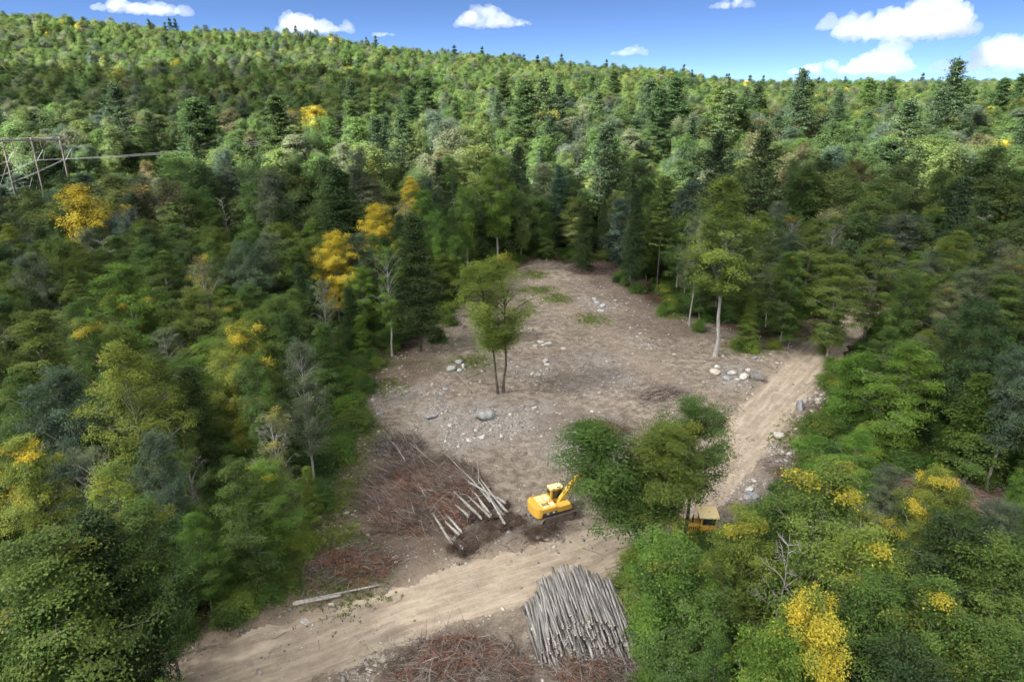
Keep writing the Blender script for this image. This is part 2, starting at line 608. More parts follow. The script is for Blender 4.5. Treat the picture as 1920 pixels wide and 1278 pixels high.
# dead
PR['bare'] = bare('bare', 41, 13, 18, .3, 3.0)
PR['bare2'] = bare('bare_b', 42, 12, 22, .25, 3.4, up=.6, sub=6)
PR['snag'] = bare('snag', 43, 12, 4, .55, 1.6, lean=(-.18, .0), sub=1)

# forest mass, coarse leaves
FP = []
FP += [decid('f_maple', 51, 17, 4.3, .16, 54, 5, 44, .36, flat=.2, spread=.62, inner=.5, forest=True, twigs=False),
       decid('f_oak', 52, 16, 5.0, .18, 60, 5, 44, .36, flat=.26, spread=.62, shape='round', inner=.65, forest=True, twigs=False),
       decid('f_ash', 53, 18, 3.6, .22, 50, 5, 44, .34, flat=.24, spread=.58, shape='vase', inner=.5, forest=True, twigs=False, bark=M_BARKG),
       decid('f_beech', 54, 17, 4.0, .14, 56, 5, 44, .36, flat=.12, spread=.66, shape='oval', inner=.5, forest=True, twigs=False),
       pine('f_pine', 55, 24, 5.8, .2, step=1.15, per=6, ncl=6, npc=18, leaf=.55, asp=.3, forest=True, stubs=False),
       pine('f_fir', 56, 19, 3.6, .1, step=.8, per=6, ncl=5, npc=14, leaf=.45, asp=.3, forest=True, shape='fir', stubs=False)]
# far: coarser
FP += [decid('h_maple', 61, 14, 5.0, .15, 44, 4, 24, .62, flat=.34, spread=.8, forest=True, twigs=False, inner=.8, nrand=.2, nout=1.6),
       decid('h_oak', 62, 13, 5.6, .15, 48, 4, 24, .64, flat=.4, spread=.85, shape='round', inner=.85, forest=True, twigs=False, nrand=.2, nout=1.6),
       decid('h_ash', 63, 16, 4.2, .18, 42, 4, 24, .6, flat=.36, spread=.75, shape='oval', inner=.75, forest=True, twigs=False, nrand=.2, nout=1.6),
       pine('h_pine', 64, 19, 4.6, .15, step=1.5, per=6, ncl=4, npc=12, leaf=.85, asp=.3, forest=True, stubs=False)]

GREEN = dict(mid=(0.077, 0.135, 0.034), bright=(0.104, 0.192, 0.036), olive=(.106, .154, .036), yg=(.168, .212, .042), dark=(0.044, 0.080, 0.029),
             blue=(0.069, 0.117, 0.081), hem=(0.044, 0.075, 0.031), pine=(0.050, 0.088, 0.036), brown=(.135, .124, .055), pale=(0.166, 0.189, 0.098),
             lime=(0.151, 0.216, 0.045), grey=(0.109, 0.141, 0.092), pinel=(0.083, 0.131, 0.042))
WORD = dict(mid='mid-green', bright='bright green', olive='olive green', yg='yellow-green', dark='dark green', blue='blue-green', hem='dark green',
            pine='dark', brown='brownish', pale='pale green', lime='lime green', grey='grey-green', pinel='lighter green')
KIND = dict(maple='broadleaf tree', beech='layered broadleaf tree', ash='upright broadleaf tree', oak='round-crowned broadleaf tree',
            birch='slender broadleaf tree', sparse='thin-crowned broadleaf tree', layer='low-branched broadleaf tree', tall='tall broadleaf tree',
            lone='twin-trunked tree', front='tall broadleaf tree', leaner='leaning broadleaf tree', bush='bushy young tree', young='slim young tree', shrub='low leafy shrub',
            pine='pine', pine2='bare-stemmed pine', pine3='broad pine', fir='conical fir', hemlock='hemlock', hemlock2='low hemlock', bare='dead tree', bare2='dead tree', snag='dead snag')
NAME = dict(pine='pine_tree', pine2='pine_tree', pine3='pine_tree', fir='fir_tree', hemlock='hemlock_tree', hemlock2='hemlock_tree', bare='dead_tree', bare2='dead_tree',
            snag='dead_tree', shrub='shrub', bush='young_tree', young='young_tree')
TREES = []   # x, y, crown radius, height


def tree(kind, x, y, H, wide=1.0, tone='mid', autumn=0.0, label=None, group=None, rz=None, jit=.12, cat=None):
    p = PR[kind]
    rg = random.Random(int(x * 977 + y * 131 + H * 7))
    z = float(terrain(x, y))
    nm = NAME.get(kind, 'broadleaf_tree')
    root = thing(nm, label, cat or ('shrub' if kind == 'shrub' else 'tree'), (x, y, z - .05), rz if rz is not None else rg.uniform(0, 6.28), group)
    s = H / p.H
    root.scale = (s * wide, s * wide, s)
    link('stem' if kind in ('shrub',) else 'trunk', p.trunk, root)
    if p.crown:
        c = link('foliage' if kind == 'shrub' else 'crown', p.crown, root)
        b = GREEN[tone]; k = 1 + rg.uniform(-jit, jit)
        hsh = rg.uniform(-jit, jit) * .6
        c.color = (b[0] * k * (1 + hsh), b[1] * k, b[2] * k * (1 - hsh), autumn)
    TREES.append((x, y, p.R * s * wide, H))
    return root


def T(kind, px, py, H, w, tone, autumn, label, **kw):      # by the pixel of its tip
    x, y = top_at(px, py, H)
    if px < 720 and y < 110 and 'hem' not in kind:
        w *= .86
    return tree(kind, x, y, H, w, tone, autumn, label, **kw)


def B(kind, bx, by, ty, w, tone, autumn, label, **kw):     # by its foot and the height of its tip
    x, y = ground_at(bx, by)
    u, v, q = ray(bx, ty)
    t = y / v
    H = CAM_H + q * t - float(terrain(x, y))
    return tree(kind, x, y, H, w, tone, autumn, label, **kw)


# ------------------------------------------------------------------ the trees one can single out
# around the clearing
B('lone', 938, 738, 478, 1.15, 'lime', .12, 'lone yellow-green tree on two thin trunks in the middle of the clearing', rz=0.0)
B('tall', 1340, 668, 328, 1.08, 'lime', .03, 'tall tree with pale bare trunk at the edge of the clearing beside the dirt road', rz=2.0)
B('maple', 637, 618, 432, .98, 'yg', 1.05, 'bright yellow maple left of the clearing, the lower of the golden trees', rz=.4)
B('sparse', 735, 668, 455, .82, 'bright', .0, 'green tree on a thin leaning trunk at the left edge of the clearing')
B('hemlock', 788, 658, 402, 1.05, 'hem', 0, 'big dark hemlock on a straight trunk at the left edge of the clearing')
B('maple', 712, 560, 380, .88, 'yg', 1.1, 'golden yellow tree rising behind the dark hemlock and the lower golden maple')
B('beech', 775, 500, 330, .66, 'yg', .95, 'yellow-topped layered tree behind the dark hemlock, highest of the golden trees')
B('oak', 492, 640, 452, .98, 'blue', 0, 'dense blue-green round-crowned oak beside the golden maple')
B('ash', 820, 560, 392, .8, 'bright', 0, 'fresh green tree pressed against the right side of the dark hemlock')
B('ash', 875, 520, 345, .75, 'bright', 0, 'bright green upright tree behind the lone tree')
B('ash', 938, 508, 285, .9, 'bright', 0, 'tall bright green maple at the back edge of the clearing')
B('fir', 1045, 470, 308, 1.05, 'blue', 0, 'blue-green layered fir behind the back edge of the clearing')
B('young', 1024, 492, 395, .85, 'mid', 0, 'slim small tree where the grassy track leaves the clearing')
B('hemlock2', 1092, 512, 385, .85, 'hem', 0, 'low hemlock beside the twig heap at the back of the clearing')
B('hemlock', 1128, 478, 372, .65, 'hem', 0, 'narrow hemlock behind the twig heap at the back of the clearing')
B('hemlock', 1182, 545, 352, .75, 'hem', 0, 'dense dark hemlock column left of the bare-stemmed pine')
B('pine2', 1231, 545, 330, .80, 'pinel', 0, 'bare-stemmed pine with tufted top between the hemlock column and the tall pale trunk')
B('sparse', 1292, 612, 372, .62, 'mid', .0, 'thin green tree just left of the tall pale-trunked tree')
B('young', 1312, 600, 452, .8, 'mid', .0, 'low slim tree at the foot of the tall pale-trunked tree')
B('beech', 1393, 640, 395, .8, 'olive', .12, 'olive green spreading tree just right of the tall pale-trunked tree')
B('beech', 1462, 655, 470, .70, 'mid', .12, 'spreading green tree over the large grey boulder')
B('layer', 1500, 590, 405, .72, 'olive', .1, 'olive layered tree behind the spot where the dirt road enters the woods')
B('young', 1478, 652, 520, .7, 'bright', .0, 'low bright young tree in front of the large grey boulder')
B('young', 1398, 655, 545, .9, 'lime', .0, 'low lime young tree under the olive spreading tree')
B('birch', 1563, 640, 520, .55, 'pale', .0, 'thin pale tree on a straight stem at the bend of the dirt road')
B('sparse', 1612, 650, 520, .62, 'pale', .05, 'pale thin tree with forked grey trunk right of the bend of the dirt road')
B('layer', 1660, 850, 632, .98, 'bright', .10, 'wide bright green maple leaning over the right side of the dirt road', rz=2.2)
B('bush', 1580, 800, 660, .9, 'bright', .0, 'bushy green tree on the right edge of the dirt road')
B('young', 1595, 900, 790, .9, 'lime', .05, 'small lime young tree under the wide roadside maple')
B('beech', 1740, 720, 528, .80, 'pale', .12, 'pale olive tree with a straw-coloured top behind the wide roadside maple', rz=1)
B('young', 1806, 905, 700, 1.35, 'mid', .0, 'conical green tree right of the wide roadside maple')
B('ash', 1850, 920, 640, .85, 'blue', .0, 'grey-green tree with a crooked pale trunk near the brown cut patch')
B('beech', 1925, 920, 690, .8, 'mid', .0, 'mid-green tree hanging over the far end of the brown cut patch')
# left side, nearer
T('layer', 62, 572, 16, .95, 'olive', .06, 'olive green tree in broad layers at the left border of the forest')
T('maple', 225, 492, 18, 1.0, 'bright', .0, 'full fresh green maple between the bare grey tree and the blue-green oak')
T('oak', 100, 445, 17, .85, 'olive', .0, 'brownish olive round tree left of the bare grey tree')
T('sparse', 370, 470, 17, .75, 'brown', .30, 'thin brownish tree with yellow tip left of the blue-green oak')
T('maple', 438, 600, 16, .85, 'yg', .30, 'yellow-tipped olive tree below the blue-green oak')
T('ash', 468, 655, 15, .80, 'mid', .0, 'green tree with pale forked trunk below the yellow-tipped olive tree')
T('birch', 560, 636, 15, .95, 'grey', .05, 'grey-green slender tree on a white stem above the reddish brush heap')
B('young', 622, 768, 602, .95, 'mid', .0, 'slim green tree at the forest edge above the reddish brush heap')
T('beech', 222, 640, 18, .80, 'yg', .10, 'yellow-green tree with pale forked trunk in the dark left forest', rz=.6)
T('oak', 285, 660, 15, .72, 'olive', .0, 'brown-olive crown just right of the pale forked trunk')
T('hemlock2', 352, 690, 13, .72, 'hem', .0, 'small dark hemlock beside the black gap in the left forest')
T('maple', 165, 590, 16, .75, 'mid', .22, 'green tree with a few golden twigs under the full fresh green maple')
T('maple', 100, 690, 16, .9, 'blue', .0, 'bluish green broad crown under the olive layered tree')
T('sparse', 508, 765, 13, .90, 'pale', .22, 'pale thin tree with yellow tints at the forest edge left of the reddish brush heap')
T('maple', 40, 812, 14, .85, 'yg', .36, 'golden olive maple at the left border, largest yellow crown low in the forest')
T('birch', 205, 858, 15, .95, 'lime', .16, 'lime green tree with a yellow spot near the leaning dead snag')
T('ash', 300, 800, 14, .8, 'blue', .0, 'blue-green tree behind the leaning dead snag')
B('maple', 515, 1082, 868, .95, 'bright', .12, 'large bright green maple in front of the brown slash, nearest the two fallen logs', rz=1.0)
B('beech', 398, 1152, 962, .85, 'bright', .04, 'bright layered tree on a leaning trunk at the roadside bank', rz=.3)
B('young', 315, 1172, 1010, 1.2, 'mid', .0, 'young green tree on a thin stem at the roadside bank')
B('young', 585, 985, 872, .8, 'lime', .08, 'slim lime green tree at the left edge of the reddish brush heap')
T('layer', 60, 985, 15, 1.0, 'olive', .18, 'olive yellow tree in flat layers low at the left border')
T('hemlock2', 165, 965, 14, 1.05, 'hem', .0, 'big dark hemlock in the low left corner of the forest')
T('hemlock2', 55, 1110, 12, .9, 'mid', .0, 'green hemlock in the very lowest left corner')
T('maple', 260, 930, 14, .8, 'mid', .10, 'mid-green crown with faint yellow above the leaning roadside trunk')
T('beech', 20, 690, 15, .8, 'mid', .1, 'mid-green layered crown cut by the left border')
T('layer', 445, 850, 12, .7, 'mid', .0, 'mid-green layered crown behind the large bright green maple')
B('snag', 384, 965, 790, 1.0, 'mid', 0, 'leaning grey dead snag without branches in the left forest', rz=.15)
B('bare', 296, 905, 775, .55, 'mid', 0, 'small bare dead tree left of the leaning grey snag')
B('bare', 250, 780, 690, .5, 'mid', 0, 'pale bare treetop among yellow-green leaves in the left forest')
T('bare2', 190, 442, 14, 1.0, 'mid', 0, 'wide bare grey dead tree left of the full fresh green maple')
T('bare', 415, 368, 15, .9, 'mid', 0, 'thin bare grey tree right of the round dark green tree')
B('bare', 335, 1010, 890, .55, 'mid', 0, 'broken pale dead branches sticking out near the roadside bank')
# left, farther
T('pine', 362, 186, 28, 1.30, 'pine', 0, 'broad dark pine standing in front of the power line')
T('pine3', 515, 182, 28, 1.35, 'pine', 0, 'broad dark pine right of the power line')
T('fir', 625, 312, 22, 1.25, 'pine', 0, 'dark fir behind the golden maple')
T('pine2', 618, 330, 20, 1.00, 'pinel', 0, 'pine with two-tone pale stem behind the golden maple')
T('pine2', 640, 322, 21, 0.94, 'pine', 0, 'pine with straight pale stem right of the dark fir')
T('ash', 692, 296, 18, .52, 'yg', .35, 'narrow yellow tree among green crowns above the golden maples')
T('beech', 122, 336, 17, .85, 'yg', .13, 'yellow-olive layered tree just below the power pole frame')
T('sparse', 238, 378, 16, .7, 'brown', .42, 'rusty thin tree below the power line')
T('oak', 366, 352, 17, .92, 'mid', 0, 'round dark green tree below the two broad dark pines')
T('hemlock2', 525, 386, 16, 1.1, 'hem', 0, 'olive dark hemlock left of the pine stems')
T('maple', 55, 470, 16, .9, 'grey', 0, 'grey-green soft tree at the left border below the power pole frame')
T('birch', 270, 300, 16, 1.1, 'brown', .08, 'brown-green tree crossing in front of the power wires')
# centre, far pines
T('pine2', 797, 142, 29, 1.06, 'pine', 0, 'tall dark pine on a bare black trunk, centre of the far pine row')
T('pine', 765, 165, 27, 0.94, 'pine', 0, 'dark pine leaning on the bare black trunk')
T('pine3', 703, 168, 26, 0.94, 'pinel', 0, 'soft lighter pine left of the bare black trunk')
T('pine', 655, 190, 24, 0.83, 'pinel', 0, 'small lighter pine at the left end of the central pine row')
T('pine3', 943, 138, 30, 1.12, 'pine', 0, 'tall dark pine, left one of the central pair')
T('pine', 984, 152, 30, 1.12, 'pine', 0, 'tall dark pine, right one of the central pair')
T('pine3', 1110, 140, 25, 0.83, 'pine', 0, 'far dark pine, left one of the small pair below the ridge')
T('pine', 1152, 134, 25, 0.94, 'pine', 0, 'far dark pine, right one of the small pair below the ridge')
T('pine3', 1268, 145, 30, 1.30, 'pine', 0, 'massive dark pine above the tall pale-trunked tree')
T('pine', 1238, 165, 28, 0.94, 'pine', 0, 'dark pine on the left flank of the massive pine')
T('pine3', 1352, 162, 28, 1.30, 'pinel', 0, 'broad mossy green pine right of the massive pine')
T('pine', 1392, 185, 24, 0.94, 'pine', 0, 'dark pine on the right flank of the broad mossy pine')
T('pine3', 1520, 150, 25, 1.24, 'pinel', 0, 'sunlit yellowish pine rising behind a dark fir')
T('fir', 1518, 195, 22, 1.5, 'pine', 0, 'dark spreading fir in front of the sunlit yellowish pine')
T('pine', 1632, 148, 28, 0.94, 'pinel', 0, 'sunlit pine left of the open skyline')
T('pine3', 1672, 158, 27, 1.12, 'pine', 0, 'dark ragged pine left of the open skyline')
T('pine', 1790, 146, 29, 1.30, 'pine', 0, 'broad dark pine standing against the sky')
T('pine3', 1815, 158, 27, 1.06, 'pine', 0, 'dark pine behind the broad skyline pine')
T('pine', 1885, 148, 28, 1.12, 'pine', 0, 'dark pine against the sky near the right border')
T('pine3', 1917, 140, 29, 1.06, 'pine', 0, 'tallest dark pine against the sky at the right border')
T('pine', 1430, 180, 23, 0.83, 'pinel', 0, 'small lighter pine between the mossy pine and the sunlit pine')
T('fir', 1080, 225, 19, .8, 'blue', 0, 'bluish slim fir among grey crowns behind the clearing')
# right, mid
T('oak', 1608, 300, 19, .85, 'brown', 0, 'dense brownish green tree in the middle of the right-hand forest')
T('maple', 1505, 258, 18, .85, 'mid', 0, 'deep green round tree below the dark spreading fir')
T('birch', 1655, 240, 17, .9, 'brown', .12, 'reddish thin tree below the ragged dark pine')
T('birch', 1735, 225, 17, 1.2, 'pale', .0, 'feathery pale tree below the broad skyline pine')
T('birch', 1895, 235, 17, 1.2, 'grey', .0, 'feathery grey-green tree below the border pines')
T('beech', 1662, 438, 16, .9, 'olive', .16, 'golden olive layered tree above the bend of the dirt road')
T('beech', 1795, 432, 17, 1.1, 'olive', .08, 'wide olive layered tree in the right-hand forest')
T('layer', 1585, 470, 15, .85, 'olive', .16, 'olive gold layered tree just behind the bend of the dirt road')
T('bare2', 1845, 400, 14, .9, 'mid', 0, 'bare grey treetop in the right-hand forest')
T('beech', 1900, 345, 16, .8, 'yg', .35, 'yellow-topped tree at the right border below the feathery trees')
T('sparse', 1455, 372, 15, .7, 'grey', .05, 'sparse grey-green tree behind the olive spreading tree')
T('sparse', 1488, 400, 15, .8, 'brown', .20, 'brownish gold tree right of the olive spreading tree')
T('oak', 1845, 560, 15, .85, 'dark', .0, 'dark green round tree above the crooked pale trunk')
T('layer', 1900, 510, 14, .9, 'mid', .06, 'mid-green layered tree at the right border, halfway up')
# near right: in front of the dozer and along the near edge
B('front', 1282, 1022, 752, 1.3, 'mid', .10, 'tall tree with a straight dark trunk in front of the bulldozer', rz=.2)
B('front', 1236, 1050, 785, 1.1, 'olive', .10, 'tall tree between the excavator and the bulldozer, second dark trunk', rz=2.6)
B('front', 1216, 1060, 800, 1.25, 'olive', .06, 'spreading tree with olive leaves left of the two dark trunks', rz=4.0)
B('leaner', 1200, 1058, 785, 1.6, 'mid', .08, 'tree leaning left whose branches hide the excavator boom', rz=0.0)
T('ash', 1240, 1000, 13, 1.0, 'bright', .06, 'dense green tree right behind the stacked logs', rz=.5)
T('maple', 1285, 1030, 13, .85, 'mid', .08, 'full green tree right of the dense tree behind the stacked logs')
T('maple', 1250, 1125, 9, .7, 'bright', .0, 'low bushy green tree touching the right end of the stacked logs')
B('maple', 1362, 1290, 958, .72, 'yg', .14, 'yellowing tree on a curved grey trunk in front of the bulldozer', rz=1.9)
B('birch', 1400, 1150, 945, .80, 'yg', .16, 'yellow-green slender tree beside the bulldozer')
T('maple', 1555, 872, 16, .85, 'olive', .18, 'olive green tree at the lower end of the dirt road, with one orange spray', rz=.8)
T('maple', 1760, 868, 12, .68, 'yg', .34, 'small yellow tree at the edge of the brown cut patch')
T('beech', 1640, 985, 15, .75, 'lime', .24, 'yellow-flecked tree with bare grey limbs in the lower right thicket')
T('maple', 1790, 960, 14, .85, 'dark', .0, 'dark green dense tree below the brown cut patch')
T('oak', 1530, 1128, 14, .58, 'lime', .50, 'brightest orange-yellow crown in the lower right thicket', rz=1.3)
T('maple', 1455, 1180, 13, .72, 'bright', .04, 'bright green crown left of the orange-yellow crown')
T('maple', 1640, 1090, 14, .75, 'mid', .06, 'mid-green crown right of the orange-yellow crown')
T('beech', 1775, 1080, 14, .75, 'mid', .24, 'green tree with two golden sprays near the right border')
T('maple', 1890, 1020, 14, .85, 'mid', .0, 'mid-green crown at the right border below the brown cut patch')
T('maple', 1700, 1180, 13, .8, 'dark', .0, 'dark green crown at the bottom of the right thicket')
T('maple', 1850, 1165, 13, .9, 'mid', .05, 'broad green crown in the bottom right corner')
T('beech', 1350, 1190, 10, .60, 'mid', .0, 'low green layered tree beside the curved grey trunk')
T('beech', 1560, 1240, 11, .7, 'lime', .08, 'lime green crown at the bottom border under the orange-yellow crown')
T('bare2', 1490, 1000, 13, .62, 'mid', 0, 'bare grey dead tree in the lower right thicket, left one of two')
T('bare2', 1555, 985, 13, .60, 'mid', 0, 'bare grey dead tree behind the orange-yellow crown, right one of two')

# ------------------------------------------------------------------ fill the forest
H_FRAME = (-116.5, 172.0)
LINE_DIR = np.array([30.0, 43.0]) / math.hypot(30, 43)


def wire_dist(x, y):
    d = np.array([x - H_FRAME[0], y - H_FRAME[1]])
    t = d @ LINE_DIR
    return abs(d[0] * LINE_DIR[1] - d[1] * LINE_DIR[0]), t


def zone(px, py, x, y):
    if y > 165:
        if px < 640: return 'in the far forest under the left hillside'
        if px < 1240: return 'in the far forest straight behind the clearing'
        return 'in the far forest under the low end of the ridge'
    if y > 118:
        if px < 640: return 'in the deep forest below the power line'
        if px < 1240: return 'in the forest strip behind the clearing'
        return 'in the deep forest behind the dirt road bend'
    if px < 800:
        return 'in the left forest beside the clearing' if y > 68 else 'in the low left forest beside the haul road'
    if px < 1420 and y < 62:
        return 'in the near thicket beside the stacked logs'
    return 'in the right forest beside the dirt road' if y > 66 else 'in the lower right thicket'


cand = []
gx = np.arange(-370, 371, 5.3); gy = np.arange(-45, 262, 5.0)
for j, yy in enumerate(gy):
    for i, xx in enumerate(gx):
        x = xx + (j % 2) * 2.6 + rng.uniform(-1.9, 1.9); y = yy + rng.uniform(-1.9, 1.9)
        if abs(x) > .95 * max(y, 0) + 70:
            continue
        cand.append((x, y))
CA = np.array(cand)
sd = np.maximum(sdist_poly(CA[:, 0], CA[:, 1], CLEAR), sdist_poly(CA[:, 0], CA[:, 1], PATCH) - 0.5)
rd = np.minimum(dist_line(CA[:, 0], CA[:, 1], ROAD), 99)
tl = np.array([(t[0], t[1], t[2]) for t in TREES])
fill = []
for (x, y), s_, r_ in zip(cand, sd, rd):
    if s_ > -1.8 or (r_ < 5.5 and y < 150):
        continue
    d = np.hypot(tl[:, 0] - x, tl[:, 1] - y)
    if (d < 2.2 + .35 * tl[:, 2]).any():
        continue
    fill.append((x, y, s_))
fill.sort(key=lambda q: math.hypot(q[0], q[1]))
rf = random.Random(5)
WEIGHTS_NEAR = [('maple', 5), ('beech', 5), ('ash', 4), ('oak', 3), ('birch', 3), ('sparse', 3), ('layer', 3), ('young', 3), ('hemlock', 1.6), ('hemlock2', 2.2)]
WEIGHTS_FAR = [('maple', 5), ('beech', 4), ('ash', 5), ('oak', 4), ('birch', 4), ('sparse', 3), ('hemlock', .6), ('fir', .25), ('fir', .6), ('pine', .7), ('pine3', .7), ('bare', .5)]
N_SINGLE = 200
rest = []
n_single = 0
for x, y, s_ in fill:
    far = y > 118
    bp = project(x, y, 0)
    if y < 47 and bp and 1050 < bp[0] < 1245:
        continue
    if 37 < y < 62 and bp and 1230 < bp[0] < 1375:
        continue
    tot = 1.0
    pp = project(x, y, float(terrain(x, y)) + 11)
    if pp is None or not (-60 < pp[0] < 1980) or pp[1] > 1330:
        # woods that carry on beyond the picture's edges
        hh_ = rf.uniform(8, 12) if y < 60 else rf.uniform(12, 18)
        pq = project(x, y, float(terrain(x, y)) + hh_ + 1)
        if pq is None or pq[1] > (1640 if y < 45 else 1420) or not (-110 < pq[0] < 2030):
            rest.append((x, y, rf.choice(['maple', 'oak', 'ash', 'beech']), hh_))
        continue
    k = rf.choices(*zip(*(WEIGHTS_FAR if far else WEIGHTS_NEAR)))[0]
    H = dict(pine=25, hemlock=15, hemlock2=12, fir=17, pine3=23, young=9, layer=11, bare=12).get(k, 14.5) * rf.uniform(.82, 1.15)
    if y < 55:
        H = min(H, 12.0) * rf.uniform(.75, 1)
    elif y < 118:
        H = min(H * .92, 15)
    if far and s_ < -8:
        if rf.random() < .30:
            continue
        H *= rf.choice([.72, .85, 1.0, 1.15, 1.3])
    if s_ > -6 and y < 118:
        H *= .8
    # keep the sight lines that the photograph shows open
    if pp[0] > 1500 and y < 75:
        H = min(H, 9)
    wd, wt = wire_dist(x, y)
    if wd < 13 and wt > -120:
        H = min(H, 6.5 if wd < 9 else 9); k = rf.choice(['maple', 'oak', 'beech'])
    lim = 352 if pp[0] < 135 else 322 if pp[0] < 300 else None
    if lim and 60 < y < 176 and x < -40:
        u_, v_, q_ = ray(pp[0], lim)
        zt = CAM_H + q_ * y / v_ - float(terrain(x, y))
        if zt < H:
            H = max(zt, 3.0); k = rf.choice(['maple', 'oak', 'beech'])
    if n_single < N_SINGLE and y < 165:
        tones = {'maple': ['mid', 'mid', 'bright', 'olive', 'dark', 'mid'], 'beech': ['mid', 'bright', 'olive', 'yg', 'mid'], 'ash': ['mid', 'bright', 'grey', 'blue'],
                 'oak': ['mid', 'dark', 'olive', 'blue'], 'birch': ['grey', 'pale', 'mid', 'lime'], 'sparse': ['grey', 'olive', 'pale', 'mid'],
                 'layer': ['olive', 'bright', 'mid'], 'young': ['mid', 'lime', 'bright'], 'hemlock': ['hem'], 'hemlock2': ['hem', 'dark'], 'fir': ['pine', 'blue'],
                 'pine': ['pine', 'pinel'], 'pine3': ['pine', 'pinel'], 'bare': ['mid']}[k]
        tone = rf.choice(tones)
        au = rf.choices([0, .05, .12, .28, .16], [14, 3, 1.5, .4, .25])[0] if k not in ('hemlock', 'hemlock2', 'fir', 'pine', 'pine3', 'bare') else 0
        word = KIND[k] if k == 'bare' else WORD[tone] + ' ' + KIND[k]
        z_ = zone(pp[0], pp[1], x, y)
        if au >= .28:
            word += ' turning yellow'
        tree(k, x, y, H, rf.uniform(.8, 1.05) * (.85 if far else 1), tone, au, f'{word} {z_}', group=f'{word}s {z_}'.replace(' turning yellows', 's turning yellow'))
        n_single += 1
    else:
        rest.append((x, y, k, H))
# ------------------------------------------------------------------ the forest mass and the wooded hill: one object of scattered trees
def instancer(name, pts, scl, rot, idx, tint, autumn, protos, kind='stuff', label=None, cat=None):
    me = bpy.data.meshes.new(name)
    n = len(pts)
    me.vertices.add(n); me.vertices.foreach_set('co', np.asarray(pts, np.float32).ravel())
    def put(nm, typ, arr, key='value'):
        a = me.attributes.new(nm, typ, 'POINT'); a.data.foreach_set(key, np.asarray(arr).ravel())
    put('scl', 'FLOAT_VECTOR', np.asarray(scl, np.float32), 'vector')
    put('rot', 'FLOAT', np.asarray(rot, np.float32))
    put('idx', 'INT', np.asarray(idx, np.int32))
    t4 = np.concatenate([np.asarray(tint, np.float32), np.ones((n, 1), np.float32)], 1)
    put('tint', 'FLOAT_COLOR', t4, 'color')
    put('autumn', 'FLOAT', np.asarray(autumn, np.float32))
    o = link(name, me)
    tag(o, label, cat, None, kind)
    ng = bpy.data.node_groups.new(name + '_scatter', 'GeometryNodeTree')
    ng.interface.new_socket('Geometry', in_out='INPUT', socket_type='NodeSocketGeometry')
    ng.interface.new_socket('Geometry', in_out='OUTPUT', socket_type='NodeSocketGeometry')
    gi = ng.nodes.new('NodeGroupInput'); go = ng.nodes.new('NodeGroupOutput')
    join = ng.nodes.new('GeometryNodeJoinGeometry')
    def named(nm, typ):
        a = ng.nodes.new('GeometryNodeInputNamedAttribute'); a.data_type = typ; a.inputs[0].default_value = nm
        return a.outputs[0]
    m2p = ng.nodes.new('GeometryNodeMeshToPoints'); ng.links.new(gi.outputs[0], m2p.inputs[0])
    rotn = ng.nodes.new('ShaderNodeCombineXYZ'); ng.links.new(named('rot', 'FLOAT'), rotn.inputs[2])
    for q, po in enumerate(protos):
        inf = ng.nodes.new('GeometryNodeObjectInfo'); inf.inputs[0].default_value = po; inf.inputs['As Instance'].default_value = True
        cmpn = ng.nodes.new('FunctionNodeCompare'); cmpn.data_type = 'INT'; cmpn.operation = 'EQUAL'
        ng.links.new(named('idx', 'INT'), [s for s in cmpn.inputs if s.type == 'INT' and s.enabled][0]); [s for s in cmpn.inputs if s.type == 'INT' and s.enabled][1].default_value = q
        iop = ng.nodes.new('GeometryNodeInstanceOnPoints')
        ng.links.new(m2p.outputs[0], iop.inputs['Points']); ng.links.new(cmpn.outputs[0], iop.inputs['Selection'])
        ng.links.new(inf.outputs['Geometry'], iop.inputs['Instance'])
        ng.links.new(rotn.outputs[0], iop.inputs['Rotation']); ng.links.new(named('scl', 'FLOAT_VECTOR'), iop.inputs['Scale'])
        ng.links.new(iop.outputs[0], join.inputs[0])
    ng.links.new(join.outputs[0], go.inputs[0])
    md = o.modifiers.new('scatter', 'NODES'); md.node_group = ng
    return o


def merged(p, name):
    """trunk and crown of a far tree in one source mesh for the scatter"""
    a, b = p.trunk, p.crown
    def arrs(me):
        v = np.empty(len(me.vertices) * 3, np.float32); me.vertices.foreach_get('co', v)
        l = np.empty(len(me.loops), np.int32); me.loops.foreach_get('vertex_index', l)
        return v.reshape(-1, 3), l.reshape(-1, 4)
    va, fa = arrs(a); vb, fb = arrs(b)
    lv = np.empty(len(fb), np.float32); b.attributes['lv'].data.foreach_get('value', lv)
    au = np.empty(len(fb), np.float32); b.attributes['au'].data.foreach_get('value', au)
    me = mesh_np(name, np.concatenate([va, vb]), np.concatenate([fa, fb + len(va)]), [a.materials[0], b.materials[0]],
                 np.r_[np.zeros(len(fa), int), np.ones(len(fb), int)], {'lv': np.r_[np.zeros(len(fa)), lv], 'au': np.r_[np.ones(len(fa)), au]})
    return bpy.data.objects.new(name, me)


